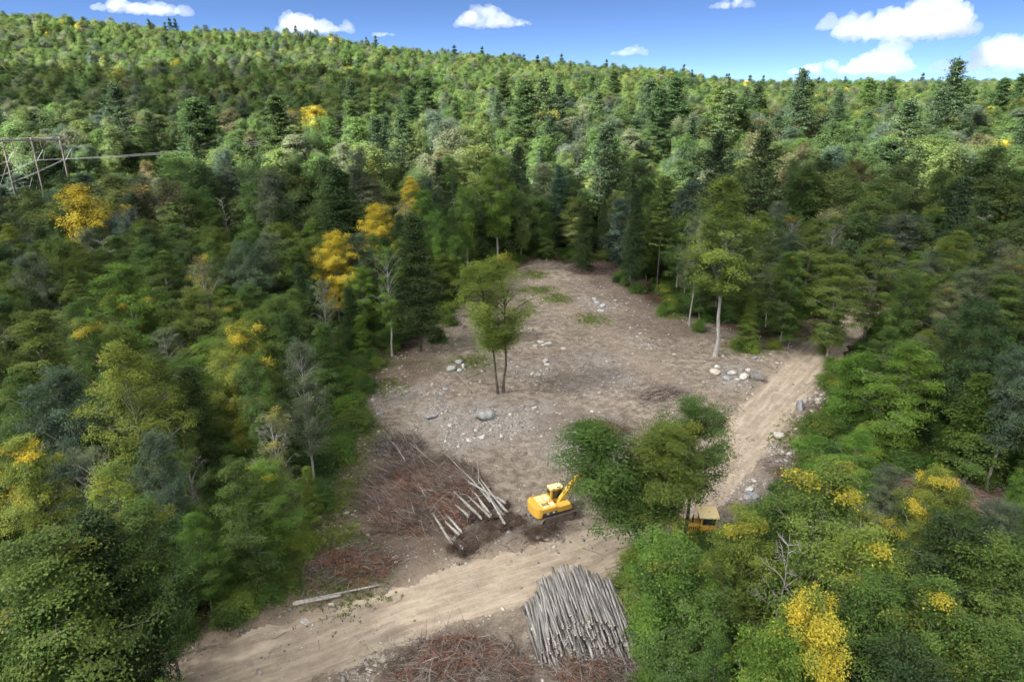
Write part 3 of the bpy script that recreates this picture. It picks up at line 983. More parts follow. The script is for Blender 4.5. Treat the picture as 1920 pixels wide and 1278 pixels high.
FOBJ = [merged(p, 'forest_source') for p in FP]
pts, scl, rot, idx, tint, aut = [], [], [], [], [], []
FT = [('mid', 5), ('bright', 3.5), ('olive', 2.5), ('yg', .7), ('dark', 3), ('blue', 2), ('lime', 2), ('grey', 2), ('brown', .8), ('pale', 1.2)]
FH = [('mid', 4), ('bright', 5), ('olive', 4), ('yg', 1.5), ('lime', 4), ('pale', 1.5), ('dark', 1.2), ('blue', .8), ('grey', 1), ('brown', .4)]
def put_tree(x, y, far, H=None, kind=None):
    con = kind in ('pine', 'pine3', 'fir', 'hemlock', 'hemlock2') if kind else rf.random() < (.03 if y < 300 else .006)
    if far:
        q = 9 if con else rf.choice([6, 7, 8])
    else:
        q = (rf.choice([4, 4, 5]) if kind is None else {'pine': 4, 'pine3': 4}.get(kind, 5)) if con else rf.choice([0, 1, 2, 3])
    p = FP[q]
    s = (H / p.H) if H else rf.uniform(.68, 1.2) * (.84 if far else 1)
    w = s * rf.uniform(.8, 1.08)
    if H and s < .65: w = s * 1.35
    t = 'pine' if con else rf.choices(*zip(*(FH if y > 330 else FT)))[0]
    if con and rf.random() < .3: t = 'pinel'
    c = np.array(GREEN[t]) * rf.uniform(.82, 1.15); c = c * .80 + .20 * c.mean()
    patch = vnoise(x / 45., y / 45., 21)
    a = 0 if con else max(0, rf.choices([0, .3, .55, .8], [90, .6, .3, .12])[0] + (.12 if patch > .75 else 0))
    pts.append((x, y, float(terrain(x, y)) - .1)); scl.append((w, w, s)); rot.append(rf.uniform(0, 6.28)); idx.append(q); tint.append(c); aut.append(a)


rf = random.Random(15)
for x, y, k, H in rest:
    put_tree(x, y, False, H, None if k == 'bare' else k)
yy = 262.0
while yy < 690:
    st = 6.5 if yy < 420 else 6.4
    xx = -(.95 * yy + 50) + rf.uniform(0, 5)
    while xx < .95 * yy + 50:
        x = xx + rf.uniform(-2, 2); y = yy + rf.uniform(-2, 2)
        wd, wt = wire_dist(x, y)
        if wd < 10:
            xx += st; continue
        put_tree(x, y, yy > 330)
        xx += st
    yy += st * .9
# pines breaking the skyline
for px in (292, 330, 338, 560, 690, 905, 1052, 1137, 1282, 1298, 1370, 1405, 1412, 1437):
    u, v, q = ray(px, 100); t = 622 / v
    x, y = u * t, 618 + rf.uniform(-8, 4)
    pts.append((x, y, float(terrain(x, y)) - .1)); s = rf.uniform(.75, 1.0); scl.append((s * .9, s * .9, s)); rot.append(rf.uniform(0, 6)); idx.append(9); tint.append(GREEN['pine']); aut.append(0)
instancer('forest', pts, scl, rot, idx, tint, aut, FOBJ, label='mixed green forest covering the far flat and the hillside up to the ridge', cat='forest')
print('forest', len(pts), 'things', len(TREES))

# ------------------------------------------------------------------ ground
def axis_vals(a, b, step, lo, hi, g):
    v = list(np.arange(a, b + step * .5, step))
    s = step; x = v[0]; L = []
    while x > lo:
        s *= g; x -= s; L.append(x)
    s = step; x = v[-1]; Rr = []
    while x < hi:
        s *= g; x += s; Rr.append(x)
    return np.array(L[::-1] + v + Rr)


def soil_z(x, y):
    """height of the worked ground: small lumps, road bank, ruts"""
    cm = sstep(-3, 2, sdist_poly(x, y, CLEAR))
    rdist = dist_line(x, y, ROAD)
    onroad = 1 - sstep(2.4, 4.2, rdist)
    z = terrain(x, y)
    lump = .30 * fbm(x / 5, y / 5, 3, 3) + .13 * fbm(x / 1.1, y / 1.1, 4, 3) * cm
    z = z + lump * (1 - .82 * onroad)
    # shallow cut of the road and its bank
    z = z - .30 * onroad + .35 * np.exp(-((rdist - 5.0) / 1.2) ** 2) * (.4 + .6 * vnoise(x / 4, y / 4, 8))
    return z


gxs = axis_vals(-62, 66, .36, -4000, 4000, 1.16)
gys = axis_vals(24, 152, .36, -300, 6000, 1.13)
GX, GY = np.meshgrid(gxs, gys)
near = (GX > -70) & (GX < 75) & (GY > 15) & (GY < 170)
GZ = terrain(GX, GY)
fx, fy = GX[near], GY[near]
GZ[near] = soil_z(fx, fy)
nx, ny = len(gxs), len(gys)
V = np.stack([GX, GY, GZ], -1).reshape(-1, 3)
i = np.arange(ny - 1)[:, None] * nx + np.arange(nx - 1)[None, :]
F = np.stack([i, i + 1, i + nx + 1, i + nx], -1).reshape(-1, 4)
ground_me = mesh_np('ground', V, F, [], smooth=True)
def vattr(me, nm, arr):
    a = me.attributes.new(nm, 'FLOAT', 'POINT'); a.data.foreach_set('value', np.asarray(arr, np.float32).ravel())
xf, yf = V[:, 0], V[:, 1]
wob = 1.6 * fbm(xf / 6, yf / 6, 31, 4)
cs = np.maximum(sdist_poly(xf, yf, CLEAR), sdist_poly(xf, yf, PATCH))
vattr(ground_me, 'clear', sstep(-1.5, 2.0, cs + wob))
rdv = dist_line(xf, yf, ROAD) + .9 * fbm(xf / 3, yf / 3, 33, 4)
tdv = dist_line(xf, yf, TRAIL) + .9 * fbm(xf / 3, yf / 3, 34, 4)
vattr(ground_me, 'wear', np.maximum(1 - sstep(2.2, 5.5, rdv), .8 * (1 - sstep(.3, 3.6, tdv))))
# grass patches, brown needle litter, pale rubble: named spots of the place
def spots(lst):
    w = np.zeros(len(xf))
    for px, py, rx, s in lst:
        x0, y0 = ground_at(px, py)
        d = np.hypot(xf - x0, (yf - y0) * .8) + .5 * rx * fbm(xf / (rx * .8), yf / (rx * .8), 41, 3)
        w = np.maximum(w, s * (1 - sstep(.35 * rx, rx, d)))
    return w
vattr(ground_me, 'grass', spots([(1000, 515, 4, .9), (1015, 545, 4, .8), (1045, 560, 3.5, .9), (1110, 600, 4, .35), (885, 680, 4, .5), (810, 672, 5, .3), (690, 815, 3, .8),
                                 (660, 855, 2.5, .5), (1395, 650, 4, .6), (1260, 590, 3, .8), (640, 1010, 2.5, .5), (655, 1095, 2, .55), (1490, 830, 2, .6),
                                 (700, 680, 5, .5), (640, 930, 3, .5), (1080, 625, 3, .3), (630, 720, 5, .7), (560, 1090, 2, .6), (1530, 800, 3, .6), (860, 640, 4, .4)]))
vattr(ground_me, 'litter', spots([(745, 690, 8, .85), (1130, 515, 8, .8), (1200, 565, 8, .7), (1240, 610, 7, .5), (640, 1060, 5, .8), (560, 1120, 5, .6), (760, 950, 9, .7),
                                  (1760, 920, 9, .8), (1880, 985, 7, .8), (1540, 610, 8, .9), (1480, 880, 4, .5), (900, 560, 8, .5), (1060, 800, 5, .4), (850, 1240, 5, .7), (1120, 1240, 5, .6), (400, 1190, 3.2, .9), (520, 1160, 3, .9), (300, 1230, 3.2, .9), (650, 1120, 3.5, .9), (770, 1070, 4, .8), (200, 1255, 3, .9), (700, 1010, 5, .8), (1000, 1040, 4, .5)]))
vattr(ground_me, 'rubble', spots([(900, 800, 8, .9), (960, 785, 7, .9), (1070, 840, 5, .8), (820, 780, 5, .6), (730, 735, 5, .7), (1090, 800, 6, .5), (1400, 905, 5, .6),
                                  (1390, 710, 5, .6), (1120, 570, 5, .6), (1150, 700, 9, .5), (1010, 690, 5, .4), (980, 1010, 4, .6), (1470, 860, 4, .5), (1530, 750, 3, .7), (1020, 990, 4, .6)]))

m, nt, nd, lk = new_mat('soil')
tcg = nd.new('ShaderNodeTexCoord'); ov = tcg.outputs['Object']
n_big, n_mid, n_fine = noise(nt, .12, 4, .6, vec=ov), noise(nt, .9, 6, .7, vec=ov), noise(nt, 7, 5, .75, vec=ov)
n_sp = noise(nt, 22, 3, .7, vec=ov)
duff = mixc(nt, maprange(nt, n_mid, .35, .65, 0, 1), (.030, .022, .014), (.075, .052, .034))
duff = mixc(nt, maprange(nt, n_fine, .55, .72, 0, .6), duff, (.035, .05, .016))
soil = mixc(nt, maprange(nt, n_big, .40, .60, 0, 1), (.28, .242, .192), (.375, .318, .245))
soil = mixc(nt, maprange(nt, n_mid, .40, .60, .9, 0), soil, (.148, .115, .088))
rub = mixc(nt, maprange(nt, n_fine, .35, .62, 0, 1), (.17, .152, .135), (.40, .375, .345))
soil = mixc(nt, mathn(nt, 'MULTIPLY', attr(nt, 'rubble').outputs['Fac'], maprange(nt, n_mid, .35, .55, .25, 1)), soil, rub)
lit = mixc(nt, maprange(nt, n_fine, .4, .62, 0, 1), (.070, .047, .036), (.165, .115, .09))
soil = mixc(nt, mathn(nt, 'MULTIPLY', attr(nt, 'litter').outputs['Fac'], maprange(nt, n_mid, .30, .52, .35, 1)), soil, lit)
wearc = mixc(nt, maprange(nt, n_mid, .4, .62, 0, 1), (.25, .20, .15), (.34, .28, .21))
soil = mixc(nt, attr(nt, 'wear').outputs['Fac'], soil, wearc)
grs = mixc(nt, maprange(nt, n_fine, .4, .6, 0, 1), (.045, .07, .018), (.105, .135, .035))
soil = mixc(nt, mathn(nt, 'MULTIPLY', attr(nt, 'grass').outputs['Fac'], maprange(nt, n_mid, .36, .56, .1, 1)), soil, grs)
soil = mixc(nt, maprange(nt, n_sp, .60, .68, 0, .75), soil, (.40, .36, .31))
soil = mixc(nt, maprange(nt, n_sp, .34, .43, .85, 0), soil, (.060, .045, .036))
duff = mixc(nt, mathn(nt, 'MULTIPLY', attr(nt, 'grass').outputs['Fac'], .8), duff, grs)
col = mixc(nt, attr(nt, 'clear').outputs['Fac'], duff, soil)
hsum = mathn(nt, 'ADD', n_fine, mathn(nt, 'MULTIPLY', n_sp, .5))
n_st2 = noise(nt, 3.2, 5, .75, vec=ov)
col = mixc(nt, mathn(nt, 'MULTIPLY', attr(nt, 'clear').outputs['Fac'], maprange(nt, n_st2, .54, .66, 0, .55)), col, (.085, .066, .054))
finish(nt, col, .95, .08, bump=hsum, bstr=1.0, bdist=.2)
M_SOIL = m
ground_me.materials.append(m)
g = link('ground', ground_me); tag(g, 'bare stony soil of the clearing and dark forest floor', 'ground', None, 'structure')

# ------------------------------------------------------------------ roads: ragged sheets draped just above the ground
m, nt, nd, lk = new_mat('road_dirt')
tcg = nd.new('ShaderNodeTexCoord'); ov = tcg.outputs['Object']
n_big, n_mid, n_fine, n_sp = noise(nt, .25, 4, .6, vec=ov), noise(nt, 1.4, 6, .7, vec=ov), noise(nt, 9, 5, .75, vec=ov), noise(nt, 26, 2, .6, vec=ov)
along = attr(nt, 'across')
c = mixc(nt, maprange(nt, n_big, .38, .62, 0, 1), (.285, .235, .178), (.345, .29, .215))
c = mixc(nt, maprange(nt, n_mid, .40, .62, .55, 0), c, (.20, .155, .115))
# streaks dragged along the road
mp = nd.new('ShaderNodeCombineXYZ'); lk.new(attr(nt, 'across').outputs['Fac'], mp.inputs[0]); lk.new(attr(nt, 'along').outputs['Fac'], mp.inputs[1])
ms = nd.new('ShaderNodeVectorMath'); ms.operation = 'MULTIPLY'; lk.new(mp.outputs[0], ms.inputs[0]); ms.inputs[1].default_value = (1.0, .10, 1)
n_st = noise(nt, 1.7, 4, .65, vec=ms.outputs[0])
c = mixc(nt, maprange(nt, n_st, .50, .66, 0, .6), c, (.42, .36, .28))
c = mixc(nt, maprange(nt, n_st, .34, .48, .5, 0), c, (.165, .128, .098))
c = mixc(nt, maprange(nt, n_sp, .64, .70, 0, .8), c, (.46, .41, .35))
c = mixc(nt, maprange(nt, n_sp, .30, .36, .5, 0), c, (.16, .125, .095))
finish(nt, c, .95, .08, bump=mathn(nt, 'ADD', n_fine, n_st), bstr=.8, bdist=.07)
M_ROAD = m


def road_sheet(name, line, half, label, rag=.8, step=.22, seed=61):
    x0, y0 = line.min(0) - half - 2; x1, y1 = line.max(0) + half + 2
    x0 = max(x0, -60); y0 = max(y0, 22)
    xs = np.arange(x0, x1, step); ys = np.arange(y0, y1, step)
    X, Y = np.meshgrid(xs, ys)
    D = dist_line(X, Y, line)
    E = D + rag * fbm(X / 1.8, Y / 1.8, seed, 5) * 1.1 - half
    keep = E < 0
    n = len(xs)
    q = keep[:-1, :-1] & keep[1:, :-1] & keep[:-1, 1:] & keep[1:, 1:]
    jj, ii = np.nonzero(q)
    a = jj * n + ii
    Fq = np.stack([a, a + 1, a + n + 1, a + n], -1)
    used = np.unique(Fq); remap = np.full(X.size, -1); remap[used] = np.arange(len(used))
    xv, yv = X.ravel()[used], Y.ravel()[used]
    # height read from the ground sheet itself, so that the road lies just above it
    ix = np.clip(np.searchsorted(gxs, xv) - 1, 0, nx - 2); iy = np.clip(np.searchsorted(gys, yv) - 1, 0, ny - 2)
    tx = (xv - gxs[ix]) / (gxs[ix + 1] - gxs[ix]); ty = (yv - gys[iy]) / (gys[iy + 1] - gys[iy])
    z00, z10, z01, z11 = GZ[iy, ix], GZ[iy, ix + 1], GZ[iy + 1, ix], GZ[iy + 1, ix + 1]
    zq = np.where(tx > ty, np.maximum(z00 + tx * (z10 - z00) + ty * (z11 - z10), 0 * tx - 9), z00 + ty * (z01 - z00) + tx * (z11 - z01))
    zq2 = z00 * (1 - tx) * (1 - ty) + z10 * tx * (1 - ty) + z01 * (1 - tx) * ty + z11 * tx * ty
    zv = np.maximum(zq, zq2) + .012
    me = mesh_np(name, np.stack([xv, yv, zv], -1), remap[Fq], [M_ROAD], smooth=True)
    # coordinates along and across the road for the dragged streaks
    bd = np.full(len(xv), 1e9); sal = np.zeros(len(xv)); sac = np.zeros(len(xv)); acc = 0
    for k in range(len(line) - 1):
        ax, ay = line[k]; ex, ey = line[k + 1] - line[k]; L = math.hypot(ex, ey)
        t = np.clip(((xv - ax) * ex + (yv - ay) * ey) / (L * L), 0, 1)
        dd = np.hypot(xv - ax - t * ex, yv - ay - t * ey)
        side = ((xv - ax) * ey - (yv - ay) * ex) / L
        b = dd < bd
        bd[b] = dd[b]; sal[b] = acc + t[b] * L; sac[b] = side[b]; acc += L
    vattr(me, 'along', sal); vattr(me, 'across', sac)
    o = link(name, me); tag(o, label, 'road', None, 'structure')
    return o


road_sheet('dirt_road', ROAD, 3.0, 'wide tan dirt haul road curving past the stacked logs up into the woods')


def gz(x, y):
    """height of the ground sheet at a point"""
    ix = int(np.clip(np.searchsorted(gxs, x) - 1, 0, nx - 2)); iy = int(np.clip(np.searchsorted(gys, y) - 1, 0, ny - 2))
    tx = (x - gxs[ix]) / (gxs[ix + 1] - gxs[ix]); ty = (y - gys[iy]) / (gys[iy + 1] - gys[iy])
    return float(GZ[iy, ix] * (1 - tx) * (1 - ty) + GZ[iy, ix + 1] * tx * (1 - ty) + GZ[iy + 1, ix] * (1 - tx) * ty + GZ[iy + 1, ix + 1] * tx * ty)


# ------------------------------------------------------------------ light and sky
SUN_EL, SUN_AZ = R(46), R(-112)      # azimuth clockwise from the view direction: left, a little behind the camera
sun_d = bpy.data.lights.new('sun', 'SUN'); sun_d.energy = 4.6; sun_d.angle = R(.6); sun_d.color = (1, .97, .91)
sun = bpy.data.objects.new('sun', sun_d); COL.objects.link(sun)
sdir = Vector((math.sin(SUN_AZ) * math.cos(SUN_EL), math.cos(SUN_AZ) * math.cos(SUN_EL), math.sin(SUN_EL)))
sun.rotation_euler = (-sdir).to_track_quat('-Z', 'Y').to_euler()
sun.location = (0, 0, 400)
w = bpy.data.worlds.new('World'); scene.world = w; w.use_nodes = True
nt = w.node_tree
for n in list(nt.nodes): nt.nodes.remove(n)
sky = nt.nodes.new('ShaderNodeTexSky'); sky.sky_type = 'NISHITA'; sky.sun_disc = False
sky.sun_elevation = SUN_EL; sky.sun_rotation = SUN_AZ
sky.altitude = 4500; sky.air_density = .42; sky.dust_density = 0; sky.ozone_density = 5
bg = nt.nodes.new('ShaderNodeBackground'); bg.inputs[1].default_value = .030
wo = nt.nodes.new('ShaderNodeOutputWorld')
nt.links.new(sky.outputs[0], bg.inputs[0]); nt.links.new(bg.outputs[0], wo.inputs[0])
vs = scene.view_settings
scene.display_settings.display_device = 'sRGB'
vs.view_transform = 'Standard'; vs.look = 'None'; vs.exposure = 2.75; vs.gamma = 1
cy = scene.cycles
cy.max_bounces = 12; cy.diffuse_bounces = 5; cy.glossy_bounces = 2; cy.transmission_bounces = 3; cy.transparent_max_bounces = 8
cy.volume_bounces = 5; cy.caustics_reflective = False; cy.caustics_refractive = False
cy.use_adaptive_sampling = True; cy.adaptive_threshold = .01; cy.use_denoising = True
# ------------------------------------------------------------------ small-object helpers
def ico(sub):
    bm = bmesh.new(); bmesh.ops.create_icosphere(bm, subdivisions=sub, radius=1)
    v = np.array([x.co for x in bm.verts]); f = np.array([[x.index for x in q.verts] for q in bm.faces]); bm.free()
    return v, f


def rock_mat(name, c1, c2, c3):
    m, nt, nd, lk = new_mat(name)
    oi = nd.new('ShaderNodeObjectInfo')
    n1, n2 = noise(nt, 1.6, 6, .7), noise(nt, 9, 4, .7)
    c = mixc(nt, maprange(nt, n1, .38, .62, 0, 1), c1, c2)
    c = mixc(nt, maprange(nt, n2, .58, .72, 0, .6), c, c3)
    c = mixc(nt, 1.0, c, oi.outputs['Color'], 'MULTIPLY')
    finish(nt, c, .9, .15, bump=mathn(nt, 'ADD', n1, n2), bstr=.7, bdist=.06)
    return m


M_ROCK = rock_mat('rock', (.21, .207, .20), (.36, .355, .345), (.12, .12, .113))
ROCKS = []
iv, if_ = ico(3)
for k in range(7):
    rg = np.random.default_rng(100 + k)
    pl = unit(rg.normal(size=(13, 3))); off = rg.uniform(.66, 1.0, 13)
    r = np.min(off[None, :] / np.maximum(iv @ pl.T, .08), axis=1)
    r = np.minimum(r, 1.12)
    v = iv * r[:, None] * (1 + .035 * rg.normal(size=(len(iv), 1)))
    v = v * [1, rg.uniform(.65, .95), rg.uniform(.5, .75)]
    v += .05 * np.stack([vnoise(iv[:, 0] * 3 + q, iv[:, 1] * 3 + iv[:, 2] * 2, k + q) for q in range(3)], 1)
    ROCKS.append(mesh_np('boulder', v, if_, [M_ROCK]))


def boulder(px, py, wpx, label, group=None, tone=(1, 1, 1), flat=1.0):
    x, y = ground_at(px, py)
    t = (y * cp + CAM_H * sp)
    wm = wpx * t / FPX
    rg = random.Random(int(px * 31 + py))
    o = link('boulder', rg.choice(ROCKS), None, (x, y, gz(x, y) + wm * .12 * flat))
    o.scale = (wm * .52, wm * .52 * rg.uniform(.8, 1.1), wm * .55 * flat * rg.uniform(.85, 1.15))
    o.rotation_euler = (rg.uniform(-.25, .25), rg.uniform(-.25, .25), rg.uniform(0, 6.28))
    k = rg.uniform(.88, 1.1)
    o.color = (tone[0] * k, tone[1] * k, tone[2] * k, 1)
    return tag(o, label, 'boulder', group)


GREY, PALE, TAN, DARK = (.78, .80, .84), (1.15, 1.1, 1.02), (1.1, .98, .8), (.58, .6, .64)
boulder(908, 784, 40, 'largest grey boulder among the rubble in the clearing', None, (.85, .87, .88))
boulder(809, 784, 25, 'flat dull boulder left of the largest boulder', None, GREY, .6)
boulder(712, 776, 17, 'low grey boulder at the left edge of the clearing, upper of two', None, DARK, .7)
boulder(685, 791, 17, 'low grey boulder at the left edge of the clearing, lower of two', None, GREY, .7)
for q in ((847, 694, 19), (862, 681, 15), (869, 688, 13), (861, 696, 12)):
    boulder(*q, 'grey-white boulder in the cluster left of the lone tree', 'boulders left of the lone tree', (.98, 1, .98))
for q in ((1023, 680, 15), (1026, 687, 14), (1026, 695, 12), (1015, 696, 8)):
    boulder(*q, 'pale flat stone in the little stack right of the lone tree', 'stones in the little stack', PALE, .7)
for q in ((999, 701, 10), (1008, 704, 12)):
    boulder(*q, 'whitish stone at the foot of the little stack', 'whitish stones below the little stack', (1.3, 1.25, 1.15))
for q in ((1014, 642, 14), (1026, 646, 14), (1004, 649, 11), (1030, 644, 10), (1018, 648, 9)):
    boulder(*q, 'pale stone in the row in mid-clearing above the little stack', 'stones in the mid-clearing row', PALE, .8)
boulder(1345, 690, 15, 'round white boulder on top of a tan one below the tall tree', None, (1.3, 1.27, 1.18))
boulder(1341, 699, 19, 'tan boulder under the round white one below the tall tree', None, (1.3, 1.15, .95))
boulder(1362, 711, 22, 'flat grey boulder in the row beside the dirt road', None, GREY, .7)
boulder(1372, 702, 17, 'light grey boulder in the row beside the dirt road', None, (1.05, 1.05, 1.03))
boulder(1395, 713, 22, 'big white boulder in the row beside the dirt road', None, (1.35, 1.3, 1.2))
boulder(1402, 696, 12, 'small white boulder behind the big white one', None, PALE)
boulder(1417, 710, 28, 'brown-grey boulder at the lip of the dirt road', None, (.6, .56, .55))
boulder(1381, 716, 9, 'small stone wedged beside the big white boulder', None, PALE)
boulder(1471, 641, 25, 'large grey boulder between thin stems near the road bend', None, (.72, .74, .80))
boulder(1414, 671, 13, 'flat pale rock under the olive spreading tree', None, GREY, .5)
boulder(1500, 765, 22, 'upright grey boulder on the right bank of the dirt road', None, GREY, 1.5)
boulder(1510, 751, 15, 'white boulder leaning behind the upright grey one', None, PALE)
for q in ((1532, 752, 10), (1533, 763, 14), (1530, 737, 9), (1536, 727, 9), (1522, 775, 8), (1541, 742, 9)):
    boulder(*q, 'tan stone along the leafy right bank of the dirt road', 'tan stones on the right road bank', TAN)
boulder(1460, 816, 22, 'angular white boulder right of the dirt road', None, (1.25, 1.18, 1.05))
boulder(1474, 865, 10, 'small white stone in the brush right of the dirt road', None, PALE)
boulder(1452, 838, 9, 'small grey stone below the angular white boulder', None, GREY)
boulder(1405, 921, 18, 'white slab in the rubble low beside the dirt road', None, (1.2, 1.18, 1.12), .6)
boulder(1413, 933, 25, 'bluish grey boulder in the rubble low beside the dirt road', None, (.85, .87, .95), .8)
boulder(1399, 936, 12, 'small stone in the rubble low beside the dirt road', None, PALE)
for q in ((879, 826, 12), (905, 823, 12), (893, 808, 10), (907, 818, 10), (860, 838, 9), (870, 815, 8), (920, 806, 8), (940, 820, 9), (843, 800, 9), (835, 828, 7)):
    boulder(*q, 'whitish stone in the rubble below the largest boulder', 'whitish rubble stones', (1.3, 1.27, 1.2))
for q in ((835, 730, 13), (828, 740, 11), (840, 722, 9), (815, 738, 10)):
    boulder(*q, 'grey stone in the scatter below the boulder cluster', 'grey stones below the boulder cluster', GREY, .7)
for q in ((1120, 568, 11), (1131, 575, 15), (1113, 562, 9), (1126, 582, 12)):
    boulder(*q, 'pale stone in the group near the back of the clearing', 'stones near the back of the clearing', (1.05, 1.07, 1.1), .8)
boulder(1085, 560, 7, 'single small white stone at the back of the clearing', None, PALE)
for q in ((1080, 815, 17), (1072, 830, 20), (1092, 838, 16), (1100, 822, 14), (1065, 842, 12)):
    boulder(*q, 'bluish grey rock in the pile behind the excavator', 'rocks piled behind the excavator', (.9, .92, .98))
boulder(1003, 766, 11, 'white stone right of the largest boulder', None, (1.35, 1.3, 1.2))
boulder(980, 764, 10, 'dull stone between the white stone and the largest boulder', None, GREY)
boulder(997, 618, 8, 'single tan stone high in the clearing', None, TAN)
boulder(1056, 654, 9, 'single pale stone right of the mid-clearing row', None, PALE)
boulder(1265, 665, 9, 'tan stone beside the faint machine track', None, TAN)
boulder(1200, 628, 10, 'pale rock at the bend of the faint machine track', None, PALE, .7)
boulder(571, 1161, 17, 'flat pale rock on the bank below the two fallen logs', None, PALE, .5)
boulder(110, 1262, 42, 'long pale slab in the lowest left corner', None, (1.0, .98, .9), .45)
boulder(943, 1137, 9, 'small pale rock lying on the haul road', None, PALE)
for q in ((720, 1236, 16), (705, 1247, 12), (735, 1228, 10), (690, 1255, 10), (725, 1250, 9), (665, 1262, 9)):
    boulder(*q, 'tan stone in the strip between haul road and lower brush heap', 'tan stones beside the lower brush heap', TAN, .7)
boulder(1017, 1190, 8, 'small white stone left of the stacked logs', None, PALE)
boulder(1141, 1228, 0.1 + 13, 'pale chunk of wood-coloured rock behind the lower brush', None, TAN, .5)


def sample_ground(n, wfun, seed, box=(-50, 58, 25, 150)):
    rg = np.random.default_rng(seed); xs = []; ys = []; got = 0
    while got < n:
        x = rg.uniform(box[0], box[1], 40000); y = rg.uniform(box[2], box[3], 40000)
        k = rg.uniform(0, 1, 40000) < wfun(x, y)
        xs.append(x[k]); ys.append(y[k]); got += k.sum()
    return np.concatenate(xs)[:n], np.concatenate(ys)[:n]


def gz_arr(x, y):
    ix = np.clip(np.searchsorted(gxs, x) - 1, 0, nx - 2); iy = np.clip(np.searchsorted(gys, y) - 1, 0, ny - 2)
    tx = (x - gxs[ix]) / (gxs[ix + 1] - gxs[ix]); ty = (y - gys[iy]) / (gys[iy + 1] - gys[iy])
    return GZ[iy, ix] * (1 - tx) * (1 - ty) + GZ[iy, ix + 1] * tx * (1 - ty) + GZ[iy + 1, ix] * (1 - tx) * ty + GZ[iy + 1, ix + 1] * tx * ty


RUB = [ground_at(*p) for p in ((900, 805), (960, 790), (1075, 838), (820, 790), (730, 740), (1400, 915), (1390, 712), (1120, 570), (1150, 700), (720, 1240), (1535, 750), (1480, 850), (1010, 1000), (1200, 640), (990, 700), (850, 800))]


def w_rubble(x, y):
    c = sdist_poly(x, y, CLEAR) + 1.2 * fbm(x / 4, y / 4, 55, 3)
    rd_ = dist_line(x, y, ROAD)
    w = .16 * (c > 0) + .16 * np.exp(-((rd_ - 3.6) / .8) ** 2)
    for a, b in RUB:
        w = w + 1.1 * np.exp(-((x - a) ** 2 + (y - b) ** 2) / 9.0)
    w = w * np.clip(.55 + 1.1 * fbm(x / 2.2, y / 2.2, 57, 3), .05, 1) * (c > -1)
    return np.clip(w * np.where(rd_ < 2.7, .38, 1), 0, 1)


iv0, if0 = ico(1)
rg = np.random.default_rng(77)
ng_ = 24000
x, y = sample_ground(ng_, w_rubble, 78)
s = .025 + .042 * rg.exponential(1, ng_); s = np.minimum(s, .30)
z = gz_arr(x, y)
Vg = []; Fg = []
shapes = [iv0 * (1 + .22 * rg.normal(size=(len(iv0), 1))) * [1, .8, .6] for _ in range(12)]
for q in range(ng_):
    a = rg.uniform(0, 6.28); ca, sa = math.cos(a), math.sin(a)
    sh = shapes[q % 12] * s[q]
    Vg.append(np.stack([sh[:, 0] * ca - sh[:, 1] * sa + x[q], sh[:, 0] * sa + sh[:, 1] * ca + y[q], sh[:, 2] + z[q] + s[q] * .15], 1))
    Fg.append(if0 + q * len(iv0))
m, nt, nd, lk = new_mat('gravel_stone')
lv = attr(nt, 'lv').outputs['Fac']
c = mixc(nt, lv, (.125, .11, .097), (.39, .36, .325))
finish(nt, c, .9, .15)
tones = np.repeat(rg.uniform(0, 1, ng_) ** 1.2, len(if0))
o = link('gravel', mesh_np('gravel', np.concatenate(Vg), np.concatenate(Fg), [m], fattr={'lv': tones}))
tag(o, 'loose stones strewn over the clearing and along the road edges', 'gravel', None, 'stuff')

# dead twigs and chips strewn over the soil
def wood_mat(name, c1, c2):
    m, nt, nd, lk = new_mat(name)
    n = noise(nt, 1.3, 5, .7); n2 = noise(nt, 14, 3, .7)
    c = mixc(nt, maprange(nt, n, .35, .65, 0, 1), c1, c2)
    c = mixc(nt, maprange(nt, n2, .55, .7, 0, .45), c, (.08, .065, .055))
    finish(nt, c, .9, .1)
    return m


M_TWIG = wood_mat('twig_brown', (.095, .068, .053), (.22, .17, .14))
M_TWIGG = wood_mat('twig_grey', (.16, .14, .13), (.33, .30, .275))
M_TWIGD = wood_mat('twig_dark', (.045, .036, .030), (.115, .088, .070))
m, nt, nd, lk = new_mat('dead_leaf')
c = mixc(nt, attr(nt, 'lv').outputs['Fac'], (.105, .048, .032), (.25, .112, .07))
finish(nt, c, .8, .15, trans=.15)
M_DLEAF = m

LIT = [ground_at(*p) for p in ((1150, 520), (1230, 590), (745, 690), (1200, 720), (930, 760), (1060, 700), (640, 1060), (760, 1010), (1480, 880), (1530, 630), (880, 620), (1010, 1010), (1100, 650), (700, 1100), (1760, 920), (1870, 985), (600, 1130))]


def w_twig(x, y):
    c = np.maximum(sdist_poly(x, y, CLEAR), sdist_poly(x, y, PATCH)) + .8 * fbm(x / 4, y / 4, 58, 3)
    w = .22 * (c > -1)
    for a, b in LIT:
        w = w + .5 * np.exp(-((x - a) ** 2 + (y - b) ** 2) / 18.0)
    return np.clip(w * (c > -1.5) * np.where(dist_line(x, y, ROAD) < 3.2, .04, 1), 0, 1)


